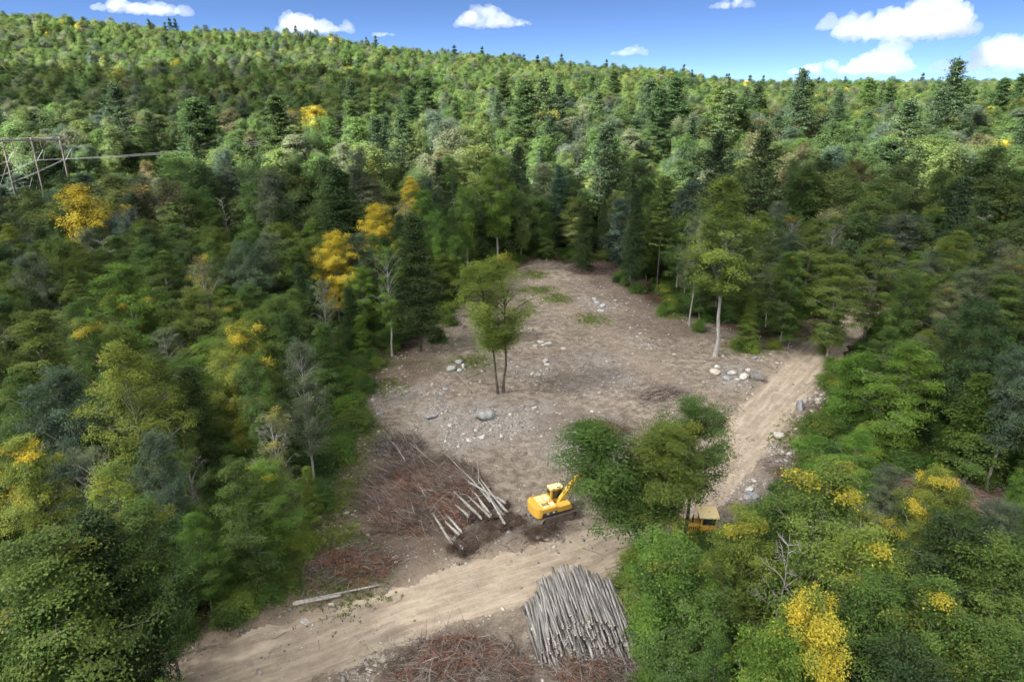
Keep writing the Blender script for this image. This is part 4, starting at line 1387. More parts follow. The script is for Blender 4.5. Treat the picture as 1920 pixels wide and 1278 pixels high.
tb = Tubes()
nt_ = 7500
x, y = sample_ground(nt_, w_twig, 81)
z = gz_arr(x, y)
for q in range(nt_):
    L = min(3.2, .25 + rg.exponential(.42)); a = rg.uniform(0, 6.28)
    d = np.array([math.cos(a), math.sin(a), rg.normal() * .10]) * L
    p0 = np.array([x[q], y[q], z[q] + .02 + .03 * rg.uniform()])
    r = .008 + .011 * L * rg.uniform(.5, 1.3)
    Pq = np.stack([p0, p0 + d * .5 + rg.normal(size=3) * L * [.07, .07, 0], p0 + d])
    Pq[:, 2] = gz_arr(Pq[:, 0], Pq[:, 1]) + .02 + .03 * rg.uniform(size=3) * (1 + L)
    tb.add(Pq, [r, r * .8, r * .4], 3)
me = tb.mesh('twig_litter', [M_TWIG, M_TWIGG, M_TWIGD])
mi = np.repeat(rg.choice([0, 1, 2], nt_, p=[.42, .36, .22]), 6)
me.polygons.foreach_set('material_index', mi.astype(np.int32))
tag(link('twig_litter', me), 'dead twigs and sticks littering the bare soil', 'twigs', None, 'stuff')


# ------------------------------------------------------------------ brush heaps
def brush(name, label, px, py, rx, ry, h, n, yaw=0.0, mats=(.4, .3, .3), leaves=1500, seed=1, slen=1.8, comb=None, cat='brush pile', kind=None):
    cx, cy_ = ground_at(px, py)
    rg = np.random.default_rng(seed)
    cyw, syw = math.cos(yaw), math.sin(yaw)

    def mound(a, b):
        r = np.sqrt(a * a + b * b)
        k = np.clip(1 - r ** 1.7, 0, 1) ** .8
        return h * k * (.75 + .45 * vnoise(a * 2.3 + seed, b * 2.3, seed)) 
    tb = Tubes(); cnt = []
    # matted core
    m_ = 26
    g1 = np.linspace(-1, 1, m_); A, Bb = np.meshgrid(g1, g1)
    wx = cx + A * rx * cyw - Bb * ry * syw; wy = cy_ + A * rx * syw + Bb * ry * cyw
    Zc = gz_arr(wx.ravel(), wy.ravel()).reshape(wx.shape) - .12 + .72 * mound(A, Bb) * (1 + .25 * rg.normal(size=A.shape) * (h > .5))
    Vc = np.stack([wx, wy, Zc], -1).reshape(-1, 3)
    ii = np.arange(m_ - 1)[:, None] * m_ + np.arange(m_ - 1)[None, :]
    Fc = np.stack([ii, ii + 1, ii + m_ + 1, ii + m_], -1).reshape(-1, 4)
    mats_ = []
    for q in range(n):
        r = math.sqrt(rg.uniform(0, 1)) * 1.02; th = rg.uniform(0, 6.28)
        a, b = r * math.cos(th), r * math.sin(th)
        L = slen * rg.uniform(.3, 1.25)
        az = rg.uniform(0, 6.28) if comb is None or rg.uniform() < .35 else comb + rg.normal() * .35
        x0 = cx + a * rx * cyw - b * ry * syw; y0 = cy_ + a * rx * syw + b * ry * cyw
        z0 = gz(x0, y0) + float(mound(a, b)) * rg.uniform(.55, 1.05) + .03
        d = np.array([math.cos(az), math.sin(az), rg.normal() * .22 + .05])
        e = np.array([x0, y0, z0]) + d * L
        mid = np.array([x0, y0, z0]) + d * L * .5 + rg.normal(size=3) * L * .12 + [0, 0, .10 * L * (h > .6)]
        r0 = (.005 + .0065 * rg.exponential(1)) * (1 + .3 * L)
        P = bez(np.array([x0, y0, z0]), mid, e, 4)
        P[:, 2] = np.maximum(P[:, 2], gz_arr(P[:, 0], P[:, 1]) + .02)
        tb.add(P, np.linspace(1, .3, 4) * r0, 3)
        mats_.append(rg.choice([0, 1, 2], p=mats))
    Vt = np.concatenate(tb.v); Ft = np.concatenate(tb.f)
    vs_, fs_, mi_ = [Vc, Vt], [Fc, Ft + len(Vc)], [np.full(len(Fc), 2), np.repeat(mats_, 9)]
    lv_ = [np.zeros(len(Fc)), np.zeros(len(Ft))]
    if leaves:
        r = np.sqrt(rg.uniform(0, 1, leaves)); th = rg.uniform(0, 6.28, leaves)
        a, b = r * np.cos(th), r * np.sin(th)
        x0 = cx + a * rx * cyw - b * ry * syw; y0 = cy_ + a * rx * syw + b * ry * cyw
        keep = vnoise(x0 / 1.3, y0 / 1.3, seed + 3) > -.25
        x0, y0, a, b = x0[keep], y0[keep], a[keep], b[keep]
        z0 = gz_arr(x0, y0) + mound(a, b) * rg.uniform(.8, 1.08, len(a)) + .03
        C = np.stack([x0, y0, z0], 1)
        Vl, Fl = leaf_quads(C, rg.normal(size=C.shape) * .7 + [0, 0, 1], rg.uniform(.10, .24, len(C)), rg)
        o_ = len(Vc) + len(Vt)
        vs_.append(Vl); fs_.append(Fl + o_); mi_.append(np.full(len(Fl), 3)); lv_.append(np.clip(.6 * (.5 + .7 * vnoise(x0 / 2, y0 / 2, 9)) + .4 * rg.uniform(0, 1, len(Fl)), 0, 1))
    me = mesh_np(name, np.concatenate(vs_), np.concatenate(fs_), [M_TWIG, M_TWIGG, M_TWIGD, M_DLEAF], np.concatenate(mi_), {'lv': np.concatenate(lv_)})
    o = link(name, me)
    return tag(o, label, cat, None, kind)


brush('brush_pile', 'big heap of felled tops with reddish brown dead leaves in the middle of the site', 802, 930, 5.9, 6.2, 1.7, 5200, .3, (.60, .17, .23), 9000, 3, 2.0, comb=2.5)
brush('brush_pile', 'bare grey birch tops at the upper end of the reddish heap', 748, 842, 2.8, 2.6, 1.2, 900, .2, (.25, .45, .30), 250, 4, 2.2, comb=2.1)
brush('brush_pile', 'grey-brown slash heap at the bottom border below the haul road', 860, 1258, 4.8, 2.6, 1.5, 2200, 0, (.50, .30, .20), 3200, 5, 1.7)
brush('brush_pile', 'low spread of grey branches in front of the stacked logs', 1120, 1262, 3.0, 1.6, .5, 900, 0, (.42, .38, .20), 900, 6, 1.6)
brush('brush_pile', 'small heap of grey sticks above the front trees', 1238, 742, 3.2, 2.0, .8, 800, .4, (.32, .45, .23), 300, 7, 1.7, comb=.4)
brush('brush_pile', 'dark brown brush heap beside the rock pile behind the excavator', 1128, 808, 3.0, 1.8, 1.0, 1000, 0, (.50, .15, .35), 1200, 8, 1.7)
brush('brush_pile', 'reddish twig heap under the trees at the back of the clearing', 1120, 506, 6.2, 3.4, 1.0, 1000, 0, (.55, .25, .20), 1600, 9, 2.6)
brush('brush_pile', 'thin slash of brown twigs under the large front green maple', 632, 1070, 4.6, 2.6, .35, 1200, .2, (.50, .26, .24), 2600, 10, 1.4)
brush('brush_pile', 'scattered brown slash on the cut patch in the right woods', 1790, 930, 7.5, 3.0, .5, 1400, -.3, (.50, .25, .25), 2400, 11, 2.0)
brush('brush_pile', 'brown slash at the far right end of the cut patch', 1890, 992, 3.6, 2.4, .4, 700, -.3, (.50, .25, .25), 1300, 12, 1.8)
brush('brush_pile', 'dark brush bank where the dirt road bends into the woods', 1528, 622, 5.0, 3.0, 1.0, 900, .3, (.45, .10, .45), 1400, 13, 1.8)
brush('brush_pile', 'brown twigs and grass on the bank right of the dirt road', 1485, 882, 2.6, 3.0, .35, 600, .3, (.55, .25, .20), 900, 14, 1.2)
brush('brush_pile', 'tangled brush left in the deep shade beside the hemlock trunk', 742, 640, 3.5, 2.4, .7, 700, 0, (.45, .25, .30), 300, 15, 2.0)

# ------------------------------------------------------------------ logs
m, nt, nd, lk = new_mat('log_bark')
oi = nd.new('ShaderNodeObjectInfo')
tc = nd.new('ShaderNodeTexCoord'); mp = nd.new('ShaderNodeMapping'); mp.inputs['Scale'].default_value = (.6, 4, 4)
lk.new(tc.outputs['Object'], mp.inputs[0])
cmb = nd.new('ShaderNodeVectorMath'); cmb.operation = 'ADD'; lk.new(mp.outputs[0], cmb.inputs[0])
rv = nd.new('ShaderNodeCombineXYZ'); lk.new(mathn(nt, 'MULTIPLY', oi.outputs['Random'], 40), rv.inputs[0]); lk.new(rv.outputs[0], cmb.inputs[1])
n1 = noise(nt, 1.2, 6, .7, vec=cmb.outputs[0]); n2 = noise(nt, 5, 4, .7, vec=cmb.outputs[0])
c = mixc(nt, maprange(nt, n1, .34, .66, 0, 1), (.085, .08, .076), (.29, .283, .275))
c = mixc(nt, maprange(nt, n2, .60, .70, 0, .7), c, (.075, .065, .058))
c = mixc(nt, 1.0, c, mixc(nt, oi.outputs['Random'], (.72, .70, .68), (1.22, 1.2, 1.18)), 'MULTIPLY')
finish(nt, c, .85, .15, bump=n1, bstr=.5, bdist=.02)
M_LOG = m
m, nt, nd, lk = new_mat('log_cut')
c = mixc(nt, maprange(nt, noise(nt, 9, 3), .4, .6, 0, 1), (.36, .285, .21), (.52, .44, .345))
finish(nt, c, .8, .15)
M_CUT = m
LOGS = []
for k in range(6):
    rg = np.random.default_rng(200 + k)
    tb = Tubes(); n = 9
    xs = np.linspace(-.5, .5, n)
    P = np.stack([xs, .008 * np.cumsum(rg.normal(size=n)), .006 * np.cumsum(rg.normal(size=n))], 1); P[:, 1:] -= P[:, 1:].mean(0)
    P[:, 0] *= 5
    P[:, 1:] *= 2.2
    tb.add(P, np.linspace(.125, .085, n) * (1 + .05 * rg.normal(size=n)), 9, cap=True)
    for q in range(3):      # branch stubs
        j = rg.integers(2, n - 1); d = unit(np.array([.3, rg.normal(), rg.normal()])); tb.add(np.stack([P[j], P[j] + d * .17]), [.03, .02], 4)
    LOGS.append(tb.mesh('log', [M_LOG, M_CUT], 1))

sx0, sy0 = ground_at(1092, 1188)
print('stack', sx0, sy0)
rl = random.Random(3)
LYAW = R(-90) + R(9)
cl, sl = math.cos(LYAW), math.sin(LYAW)
n_log = 0
HW = 3.35
for k in range(10):
    zz_ = .10 + .16 * k
    s_ = -HW + rl.uniform(0, .1)
    while s_ < HW:
        hh = 1.30 * max(0, 1 - (abs(s_) / (HW + .05)) ** 2.2) ** .75 + .16
        if zz_ < hh:
            sc_ = rl.uniform(.58, 1.05); ln = rl.uniform(.86, 1.12)
            back = .30 * k + rl.uniform(-.55, .55) - (.9 if rl.random() < .12 else 0)
            # along the pile: perpendicular to the log axis
            xx_ = sx0 + s_ * (-sl) - back * cl; yy_ = sy0 + s_ * cl - back * sl
            o = link('log', rl.choice(LOGS), None, (xx_, yy_, gz(sx0, sy0) + zz_ + .02 * back + rl.uniform(-.03, .05)))
            o.rotation_euler = (rl.uniform(0, 6.28), .055 + rl.gauss(0, .022), LYAW + rl.gauss(0, .045) + (rl.gauss(0, .14) if rl.random() < .10 else 0) + math.pi * (rl.random() < .5) * 0)
            o.scale = (ln, sc_, sc_)
            tag(o, 'grey log in the big stack beside the haul road', 'log', 'logs in the big roadside stack')
            n_log += 1
        s_ += rl.uniform(.17, .235)
for q, (a, b, r0, yw) in enumerate(((3.5, .6, .3, .16), (3.75, -1.1, .2, -.12), (3.9, .4, .12, .3), (-3.6, .2, .12, .05))):
    o = link('log', rl.choice(LOGS), None, (sx0 + a * (-sl) - b * cl, sy0 + a * cl - b * sl, gz(sx0 + a, sy0) + .35 * (q < 2) + .13))
    o.rotation_euler = (0, .1 * (q < 2), LYAW + yw); o.scale = (rl.uniform(.8, 1.1), .8, .8)
    tag(o, 'loose log lying against the side of the big stack', 'log', 'loose logs beside the big stack')
print('logs', n_log)

# long trunks
def trunk_obj(name, label, group, a, b, za, zb, ra, rb, mat, cat='log', wob=.02, seed=0, root=False):
    """a felled trunk from ground pixel a (top end) to pixel b (butt end)"""
    rg = np.random.default_rng(seed)
    ax, ay = ground_at(*a); bx, by = ground_at(*b)
    A = np.array([ax, ay, gz(ax, ay) + za]); Bq = np.array([bx, by, gz(bx, by) + zb])
    L = np.linalg.norm(A - Bq); n = 9
    t = np.linspace(0, 1, n)[:, None]
    P = Bq + (A - Bq) * t
    P += np.cumsum(rg.normal(size=(n, 3)), 0) * [wob, wob, wob * .4] * L * .12
    o0 = P.mean(0)
    root_o = thing(name, label, cat, tuple(o0), 0, group)
    tb = Tubes(); tb.add(P - o0, np.linspace(rb, ra, n) * (1 + .04 * rg.normal(size=n)), 8, cap=True)
    if root is None or not root:
        link('stem', tb.mesh('stem', [mat, M_CUT], 1), root_o)
    else:
        link('stem', tb.mesh('stem', [mat, M_CUT], 1), root_o)
        rb_ = Tubes()
        d = unit((Bq - A)[None])[0]
        for q in range(46):
            v = unit(rg.normal(size=3)); v -= d * (v @ d) * .6; v = unit(v)
            e = v * rg.uniform(.3, .75) + d * rg.uniform(-.05, .35)
            rb_.add(bez(np.zeros(3), v * .3 + d * .15, e, 4) + Bq - o0, np.linspace(.06, .012, 4), 3)
        link('root_mass', rb_.mesh('root_mass', [M_TWIGD]), root_o)
    return root_o


FELL = [((840, 925), (898, 980), .9), ((845, 915), (862, 945), 1.2), ((813, 953), (871, 1014), .8), ((798, 949), (851, 1043), .7), ((834, 988), (865, 1017), .6),
        ((847, 1022), (870, 1042), .5), ((879, 946), (923, 988), .8), ((891, 943), (927, 984), .95), ((899, 921), (944, 977), 1.0), ((902, 918), (953, 974), 1.15),
        ((879, 926), (950, 952), 1.3), ((910, 938), (948, 1002), 1.0), ((854, 960), (882, 983), .8), ((885, 915), (922, 951), .9), ((893, 940), (916, 974), .7), ((866, 944), (905, 990), .6)]
for q, (a, b, zz_) in enumerate(FELL):
    trunk_obj('felled_tree', 'pale felled trunk lying with its roots in the reddish heap', 'felled trunks in the reddish heap', a, b, zz_, .45 + .25 * (q % 3 == 0), .055, .135 + .03 * (q % 4 == 0), M_BARKP if q % 3 else M_BARKG, 'felled tree', .018, 300 + q, True)
for q, (a, b, zz_) in enumerate((((828, 860), (885, 915), .9), ((892, 862), (897, 920), 1.1), ((740, 850), (760, 880), 1.3), ((725, 835), (755, 868), 1.2), ((770, 845), (815, 882), 1.0), ((700, 890), (745, 905), 1.0))):
    trunk_obj('felled_tree', 'thin pale treetop poking out of the reddish heap', 'thin tops in the reddish heap', a, b, zz_, .8, .02, .05, M_DEADW, 'felled tree', .05, 340 + q)
trunk_obj('fallen_log', 'longer slim log of the two lying beside the haul road bank', None, (712, 1098), (552, 1137), .13, .13, .07, .10, M_DEADW, 'log', .008, 361)
trunk_obj('fallen_log', 'shorter pale log with a sawn end of the two beside the haul road bank', None, (640, 1118), (550, 1141), .15, .15, .11, .15, M_DEADW, 'log', .008, 362)
for q, (a, b) in enumerate((((835, 680 + 40), (822, 712)), ((900, 748), (855, 700)), ((915, 765), (895, 748)), ((1180, 770), (1225, 752)), ((1095, 800), (1130, 822)), ((1215, 765), (1262, 735)))):
    trunk_obj('fallen_branch', 'grey dead branch lying on the bare soil', 'dead branches on the soil', a, b, .12, .12, .03, .06, M_DEADW, 'branch', .05, 370 + q)
# dark root balls where the felled trunks end
for q, (px, py, rx, ry, h) in enumerate(((868, 1032, 1.5, 1.0, 1.1), (905, 1012, 1.7, 1.0, 1.2), (945, 992, 1.5, .9, 1.0), (965, 985, 1.1, .8, .9), (1010, 1002, 1.6, .8, .5), (1035, 990, 1.2, .7, .4))):
    brush('root_heap', ('dark tangle of roots and soil at the butt ends of the felled trunks' if q < 4 else 'dark clods and roots scraped up below the excavator'), px, py, rx, ry, h, 420, .4, (.22, .03, .75), 60, 20 + q, .8, cat='root heap')['group'] = 'root heaps of the felled trunks' if q < 4 else 'clod heaps below the excavator'

# ------------------------------------------------------------------ machines
def paint(name, col, rough=.45, dirt=.4):
    m, nt, nd, lk = new_mat(name)
    n = noise(nt, 2.2, 5, .7); n2 = noise(nt, 11, 3, .6)
    c = mixc(nt, mathn(nt, 'MULTIPLY', maprange(nt, n, .42, .68, 0, 1), dirt), col, (.30, .23, .16))
    c = mixc(nt, maprange(nt, n2, .66, .75, 0, .3), c, (.16, .12, .09))
    finish(nt, c, rough, .4)
    return m


M_YEL = paint('machine_yellow', (.60, .35, .045), .45, .25)
M_YEL2 = paint('faded_yellow', (.80, .64, .32), .5, .1)
M_BLK = paint('black_steel', (.03, .03, .03), .5, .3)
M_STEEL = paint('track_steel', (.13, .11, .095), .6, .7)
M_WHT = paint('white_marking', (.75, .75, .73), .5, .1)
m, nt, nd, lk = new_mat('cab_glass')
p = finish(nt, (.025, .032, .036), .08, .6)
M_GLS = m


class BM:
    def __init__(s): s.bm = bmesh.new()

    def box(s, x0, x1, y0, y1, z0, z1, bev=.03, seg=2):
        r = bmesh.ops.create_cube(s.bm, size=1)
        for v in r['verts']:
            v.co = Vector(((x0 + x1) / 2 + v.co.x * (x1 - x0), (y0 + y1) / 2 + v.co.y * (y1 - y0), (z0 + z1) / 2 + v.co.z * (z1 - z0)))
        if bev:
            ed = list({e for v in r['verts'] for e in v.link_edges})
            bmesh.ops.bevel(s.bm, geom=ed, offset=bev, segments=seg, affect='EDGES', profile=.6)
        return s

    def prism(s, prof_, y0, y1, bev=.02):
        """profile in x,z extruded along y"""
        vs_ = [s.bm.verts.new((x, y0, z)) for x, z in prof_]
        f = s.bm.faces.new(vs_)
        r = bmesh.ops.extrude_face_region(s.bm, geom=[f])
        nv = [g for g in r['geom'] if isinstance(g, bmesh.types.BMVert)]
        for v in nv: v.co.y = y1
        if bev:
            ed = list({e for v in vs_ + nv for e in v.link_edges})
            bmesh.ops.bevel(s.bm, geom=ed, offset=bev, segments=1, affect='EDGES')
        return s

    def plan(s, prof_, z0, z1, bev=.02):
        vs_ = [s.bm.verts.new((x, y, z0)) for x, y in prof_]
        f = s.bm.faces.new(vs_)
        r = bmesh.ops.extrude_face_region(s.bm, geom=[f])
        nv = [g for g in r['geom'] if isinstance(g, bmesh.types.BMVert)]
        for v in nv: v.co.z = z1
        if bev:
            ed = list({e for v in vs_ + nv for e in v.link_edges})
            bmesh.ops.bevel(s.bm, geom=ed, offset=bev, segments=2, affect='EDGES')
        return s

    def cyl(s, a, b, r, n=14, r2=None):
        a, b = Vector(a), Vector(b); d = b - a
        M = Matrix.Translation((a + b) / 2) @ d.to_track_quat('Z', 'Y').to_matrix().to_4x4()
        bmesh.ops.create_cone(s.bm, cap_ends=True, segments=n, radius1=r, radius2=r if r2 is None else r2, depth=d.length, matrix=M)
        return s

    def done(s, name, mat, parent):
        bmesh.ops.recalc_face_normals(s.bm, faces=s.bm.faces[:])
        me = bpy.data.meshes.new(name); s.bm.to_mesh(me); s.bm.free(); me.materials.append(mat)
        return link(name, me, parent)


def track_part(root, yc, wd, L, hgt, z0=0.0):
    """crawler track: belt of ridged plates round idler and sprocket"""
    r = hgt / 2; pts_ = []
    n = 10
    for q in range(n + 1):
        a = math.pi / 2 + math.pi * q / n; pts_.append((-L / 2 + r + math.cos(a) * r, r + math.sin(a) * r))
    for q in range(n + 1):
        a = -math.pi / 2 + math.pi * q / n; pts_.append((L / 2 - r + math.cos(a) * r, r + math.sin(a) * r))
    P = np.array(pts_ + [pts_[0]]); seg = np.hypot(*np.diff(P, axis=0).T); S = np.r_[0, np.cumsum(seg)]
    b = BM(); npl = int(S[-1] / .19)
    for q in range(npl):
        s_ = S[-1] * q / npl
        xx_, zz_ = np.interp(s_, S, P[:, 0]), np.interp(s_, S, P[:, 1])
        x2, z2 = np.interp((s_ + .03) % S[-1], S, P[:, 0]), np.interp((s_ + .03) % S[-1], S, P[:, 1])
        ang = math.atan2(z2 - zz_, x2 - xx_)
        r_ = bmesh.ops.create_cube(b.bm, size=1)
        M = Matrix.Translation((xx_, yc, zz_ + z0)) @ Matrix.Rotation(-ang, 4, 'Y') @ Matrix.Diagonal((.175, wd, .05, 1))
        bmesh.ops.transform(b.bm, matrix=M, verts=r_['verts'])
        r_ = bmesh.ops.create_cube(b.bm, size=1)
        nrm = Vector((-math.sin(ang), 0, math.cos(ang)))
        M = Matrix.Translation(Vector((xx_, yc, zz_ + z0)) - nrm * .045) @ Matrix.Rotation(-ang, 4, 'Y') @ Matrix.Diagonal((.03, wd, .06, 1))
        bmesh.ops.transform(b.bm, matrix=M, verts=r_['verts'])
    t = b.done('track', M_STEEL, root)
    b = BM()
    for xx_, rr in ((-L / 2 + r, r - .05), (L / 2 - r, r - .05)):
        b.cyl((xx_, yc - wd * .3, r + z0), (xx_, yc + wd * .3, r + z0), rr, 18)
    b.done('sprocket', M_BLK, t)
    b = BM(); b.box(-L / 2 + r, L / 2 - r, yc - wd * .34, yc + wd * .34, z0 + .2, z0 + hgt - .16, .04)
    for q in range(5):
        xx_ = -L / 2 + r + .25 + q * (L - 2 * r - .5) / 4; b.cyl((xx_, yc - wd * .38, z0 + .2), (xx_, yc + wd * .38, z0 + .2), .14, 12)
    b.done('track_frame', M_STEEL, t)
    return t


def pt_mat(px, py, mat_rz):
    x, y = ground_at(px, py)
    return x, y, gz(x, y)


ex, ey, ez = pt_mat(1038, 968, 0)
ex_root = thing('excavator', 'yellow crawler excavator half hidden behind leaves beside the felled trunks', 'excavator', (ex, ey, ez + .02), R(25)); ex_root.scale = (.82, .82, .82)
for yc in (-1.12, 1.12): track_part(ex_root, yc, .6, 4.2, .86)
b = BM(); b.box(-1.1, 1.1, -.85, .85, .42, .85, .05); b.cyl((0, 0, .8), (0, 0, 1.06), .72, 24); b.done('chassis', M_BLK, ex_root)
b = BM(); b.box(-1.95, 1.55, -1.32, 1.32, 1.06, 1.24, .03); b.done('platform', M_BLK, ex_root)
cwp = []
for q in range(13):
    a = R(90 + 180 * q / 12); cwp.append((-2.02 + .72 * math.cos(a), 1.36 * math.copysign(abs(math.sin(a)) ** .55, math.sin(a))))
b = BM(); b.plan(cwp, 1.0, 2.08, .07); b.done('counterweight', M_YEL, ex_root)
b = BM(); b.box(-2.0, -.25, -1.32, 1.32, 1.245, 2.0, .07); hood = b.done('engine_cover', M_YEL, ex_root)
b = BM()
for (x0, x1, y0, y1) in ((-1.85, -1.1, -1.1, -.1), (-1.85, -1.1, .1, 1.1), (-.95, -.4, -1.1, -.4), (-.95, -.4, .3, 1.1)): b.box(x0, x1, y0, y1, 2.0, 2.06, .02)
b.cyl((-.7, -.15, 2.0), (-.7, -.15, 2.5), .07, 12); b.box(-1.0, -.6, -.05, .22, 2.0, 2.14, .03)
b.done('hatch', M_YEL2, hood)
b = BM()
for q in range(7): b.box(-1.75 + q * .12, -1.69 + q * .12, -.8, -.3, 2.062, 2.085, 0)
b.done('grille', M_BLK, hood)
b = BM(); b.box(-1.95, -.35, -1.345, -1.322, 1.28, 1.55, 0); strip = b.done('side_panel', M_BLK, ex_root)
b = BM(); b.box(-1.55, -1.25, -1.352, -1.346, 1.33, 1.5, 0); b.box(-.85, -.6, -1.352, -1.346, 1.33, 1.5, 0); b.done('marking', M_WHT, strip)
b = BM(); b.box(-.22, 1.35, -1.32, -.45, 1.245, 1.85, .06); b.box(.9, 1.5, -1.3, -.5, 1.245, 1.6, .05); b.done('tool_box', M_YEL, ex_root)
cabp = [(-.22, 1.25), (1.5, 1.25), (1.55, 1.9), (1.25, 2.88), (-.15, 2.88), (-.22, 2.2)]
b = BM(); b.prism(cabp, .38, 1.32, .04); cab = b.done('cab', M_YEL, ex_root)
b = BM(); b.prism([(.02, 1.75), (1.36, 1.75), (1.4, 1.95), (1.16, 2.72), (.02, 2.72)], .372, .385, 0); b.prism([(.02, 1.75), (1.36, 1.75), (1.4, 1.95), (1.16, 2.72), (.02, 2.72)], 1.315, 1.33, 0)
b.box(-.235, -.2, .5, 1.2, 2.15, 2.7, 0); b.done('window', M_GLS, cab)
b = BM(); b.prism([(1.535, 1.5), (1.565, 1.9), (1.275, 2.8), (1.25, 2.8), (1.53, 1.9)], .48, 1.22, 0); b.done('windscreen', M_GLS, cab)
b = BM(); b.box(-.2, 1.3, .36, 1.34, 2.88, 2.95, .03); b.box(.2, .8, .55, 1.1, 2.95, 3.0, .02); b.done('cab_roof', M_YEL2, cab)
boom = [(.35, 1.45), (.75, 1.35), (2.2, 3.15), (3.2, 3.75), (5.5, 3.55), (5.6, 3.8), (3.3, 4.35), (2.4, 4.1), (.55, 1.95)]
b = BM(); b.prism(boom, -.30, .18, .04); bo = b.done('boom', M_YEL, ex_root)
b = BM(); b.cyl((1.25, -.42, 1.25), (2.7, -.42, 3.4), .085, 12); b.cyl((1.25, .30, 1.25), (2.7, .30, 3.4), .085, 12); b.cyl((2.9, -.06, 4.5), (5.0, -.06, 4.35), .08, 12); b.done('hydraulic_cylinder', M_BLK, bo)
arm = [(5.2, 4.25), (5.65, 4.15), (5.95, 2.9), (6.15, 1.35), (5.95, 1.3), (5.45, 2.9)]
b = BM(); b.prism(arm, -.22, .10, .03); b.done('arm', M_YEL, ex_root)
bk = [(5.85, 1.4), (6.25, 1.35), (6.45, .8), (6.2, .15), (5.7, .05), (5.35, .35), (5.55, .42), (5.8, .3), (6.1, .5), (6.15, .85)]
b = BM(); b.prism(bk, -.6, .48, .02); b.done('bucket', M_STEEL, ex_root)
b = BM(); b.cyl((-1.9, 1.2, 2.0), (-1.9, 1.2, 2.45), .025, 8); b.cyl((-1.9, -.9, 2.45), (-1.9, 1.2, 2.45), .025, 8); b.cyl((-1.9, -.9, 2.0), (-1.9, -.9, 2.45), .025, 8); b.done('handrail', M_YEL, ex_root)

dx_, dy_, dz_ = pt_mat(1314, 1010, 0)
dz_root = thing('bulldozer', 'yellow bulldozer with pale cab roof parked on the dirt road behind the front trees', 'bulldozer', (dx_, dy_, dz_ + .03), R(176)); dz_root.scale = (.84, .84, .84)
for yc in (-.98, .98): track_part(dz_root, yc, .56, 3.3, .95)
b = BM(); b.box(-1.5, 1.6, -.68, .68, .45, 1.1, .05); b.done('chassis', M_YEL, dz_root)
b = BM(); b.prism([(.25, 1.1), (2.0, 1.1), (2.05, 1.75), (1.9, 1.92), (.25, 2.0)], -.55, .55, .05); hd = b.done('engine_hood', M_YEL, dz_root)
b = BM()
for q in range(6): b.box(2.045, 2.075, -.45, .45, 1.18 + q * .1, 1.24 + q * .1, 0)
b.done('grille', M_BLK, hd)
b = BM()
for s_ in (-1, 1):
    for q in range(5): b.box(.5 + q * .2, .6 + q * .2, s_ * .555 - .012, s_ * .555 + .012, 1.3, 1.7, 0)
b.done('louvre', M_BLK, hd)
b = BM(); b.cyl((1.0, .2, 1.9), (1.0, .2, 2.85), .065, 12); b.cyl((1.0, .2, 2.15), (1.0, .2, 2.55), .1, 12); b.done('exhaust_pipe', M_BLK, dz_root)
b = BM(); b.cyl((1.45, -.2, 1.9), (1.45, -.2, 2.25), .09, 12); b.cyl((1.45, -.2, 2.25), (1.45, -.2, 2.4), .14, 12); b.done('air_intake', M_BLK, dz_root)
b = BM(); b.box(-1.15, .35, -.85, .85, 1.1, 1.55, .05); b.box(-1.1, -.3, -1.2, 1.2, 1.0, 1.3, .05); b.done('cab_base', M_YEL, dz_root)
b = BM()
for (x, y) in ((.3, -.75), (.3, .75), (-1.1, -.75), (-1.1, .75)): b.box(x - .06, x + .06, y - .06, y + .06, 1.5, 2.95, .02)
b.box(-1.1, .3, -.765, -.7, 1.5, 2.08, .01); b.box(-1.1, .3, .7, .765, 1.5, 2.08, .01); cg = b.done('cab_frame', M_YEL, dz_root)
b = BM(); b.box(-.95, .15, -.78, -.755, 2.12, 2.8, 0); b.box(-.95, .15, .755, .78, 2.12, 2.8, 0); b.box(.3, .33, -.68, .68, 1.95, 2.9, 0); b.box(-1.14, -1.11, -.68, .68, 1.6, 2.9, 0); b.done('window', M_GLS, cg)
b = BM(); b.box(-1.35, .55, -1.0, 1.0, 2.95, 3.1, .05); b.done('cab_roof', M_YEL2, dz_root)
b = BM(); b.box(-.9, -.4, -.3, .3, 1.2, 2.0, .08); b.done('seat', M_BLK, dz_root)
bl = [(2.55, .05), (2.62, .05), (2.5, .55), (2.6, 1.1), (2.5, 1.15), (2.38, .55)]
b = BM(); b.prism(bl, -1.6, 1.6, .01); b.done('blade', M_YEL, dz_root)
b = BM(); b.box(-.6, 2.45, -1.45, -1.3, .35, .6, .02); b.box(-.6, 2.45, 1.3, 1.45, .35, .6, .02); b.done('push_arm', M_YEL, dz_root)
b = BM(); b.cyl((1.5, -.62, 1.4), (2.45, -.5, .8), .06, 10); b.cyl((1.5, .62, 1.4), (2.45, .5, .8), .06, 10); b.done('hydraulic_cylinder', M_BLK, dz_root)
b = BM(); b.box(-2.3, -1.5, -.5, .5, .6, 1.0, .04); b.prism([(-2.25, .9), (-2.1, .9), (-2.0, .1), (-2.15, .0)], -.12, .12, .01); b.done('ripper', M_YEL, dz_root)

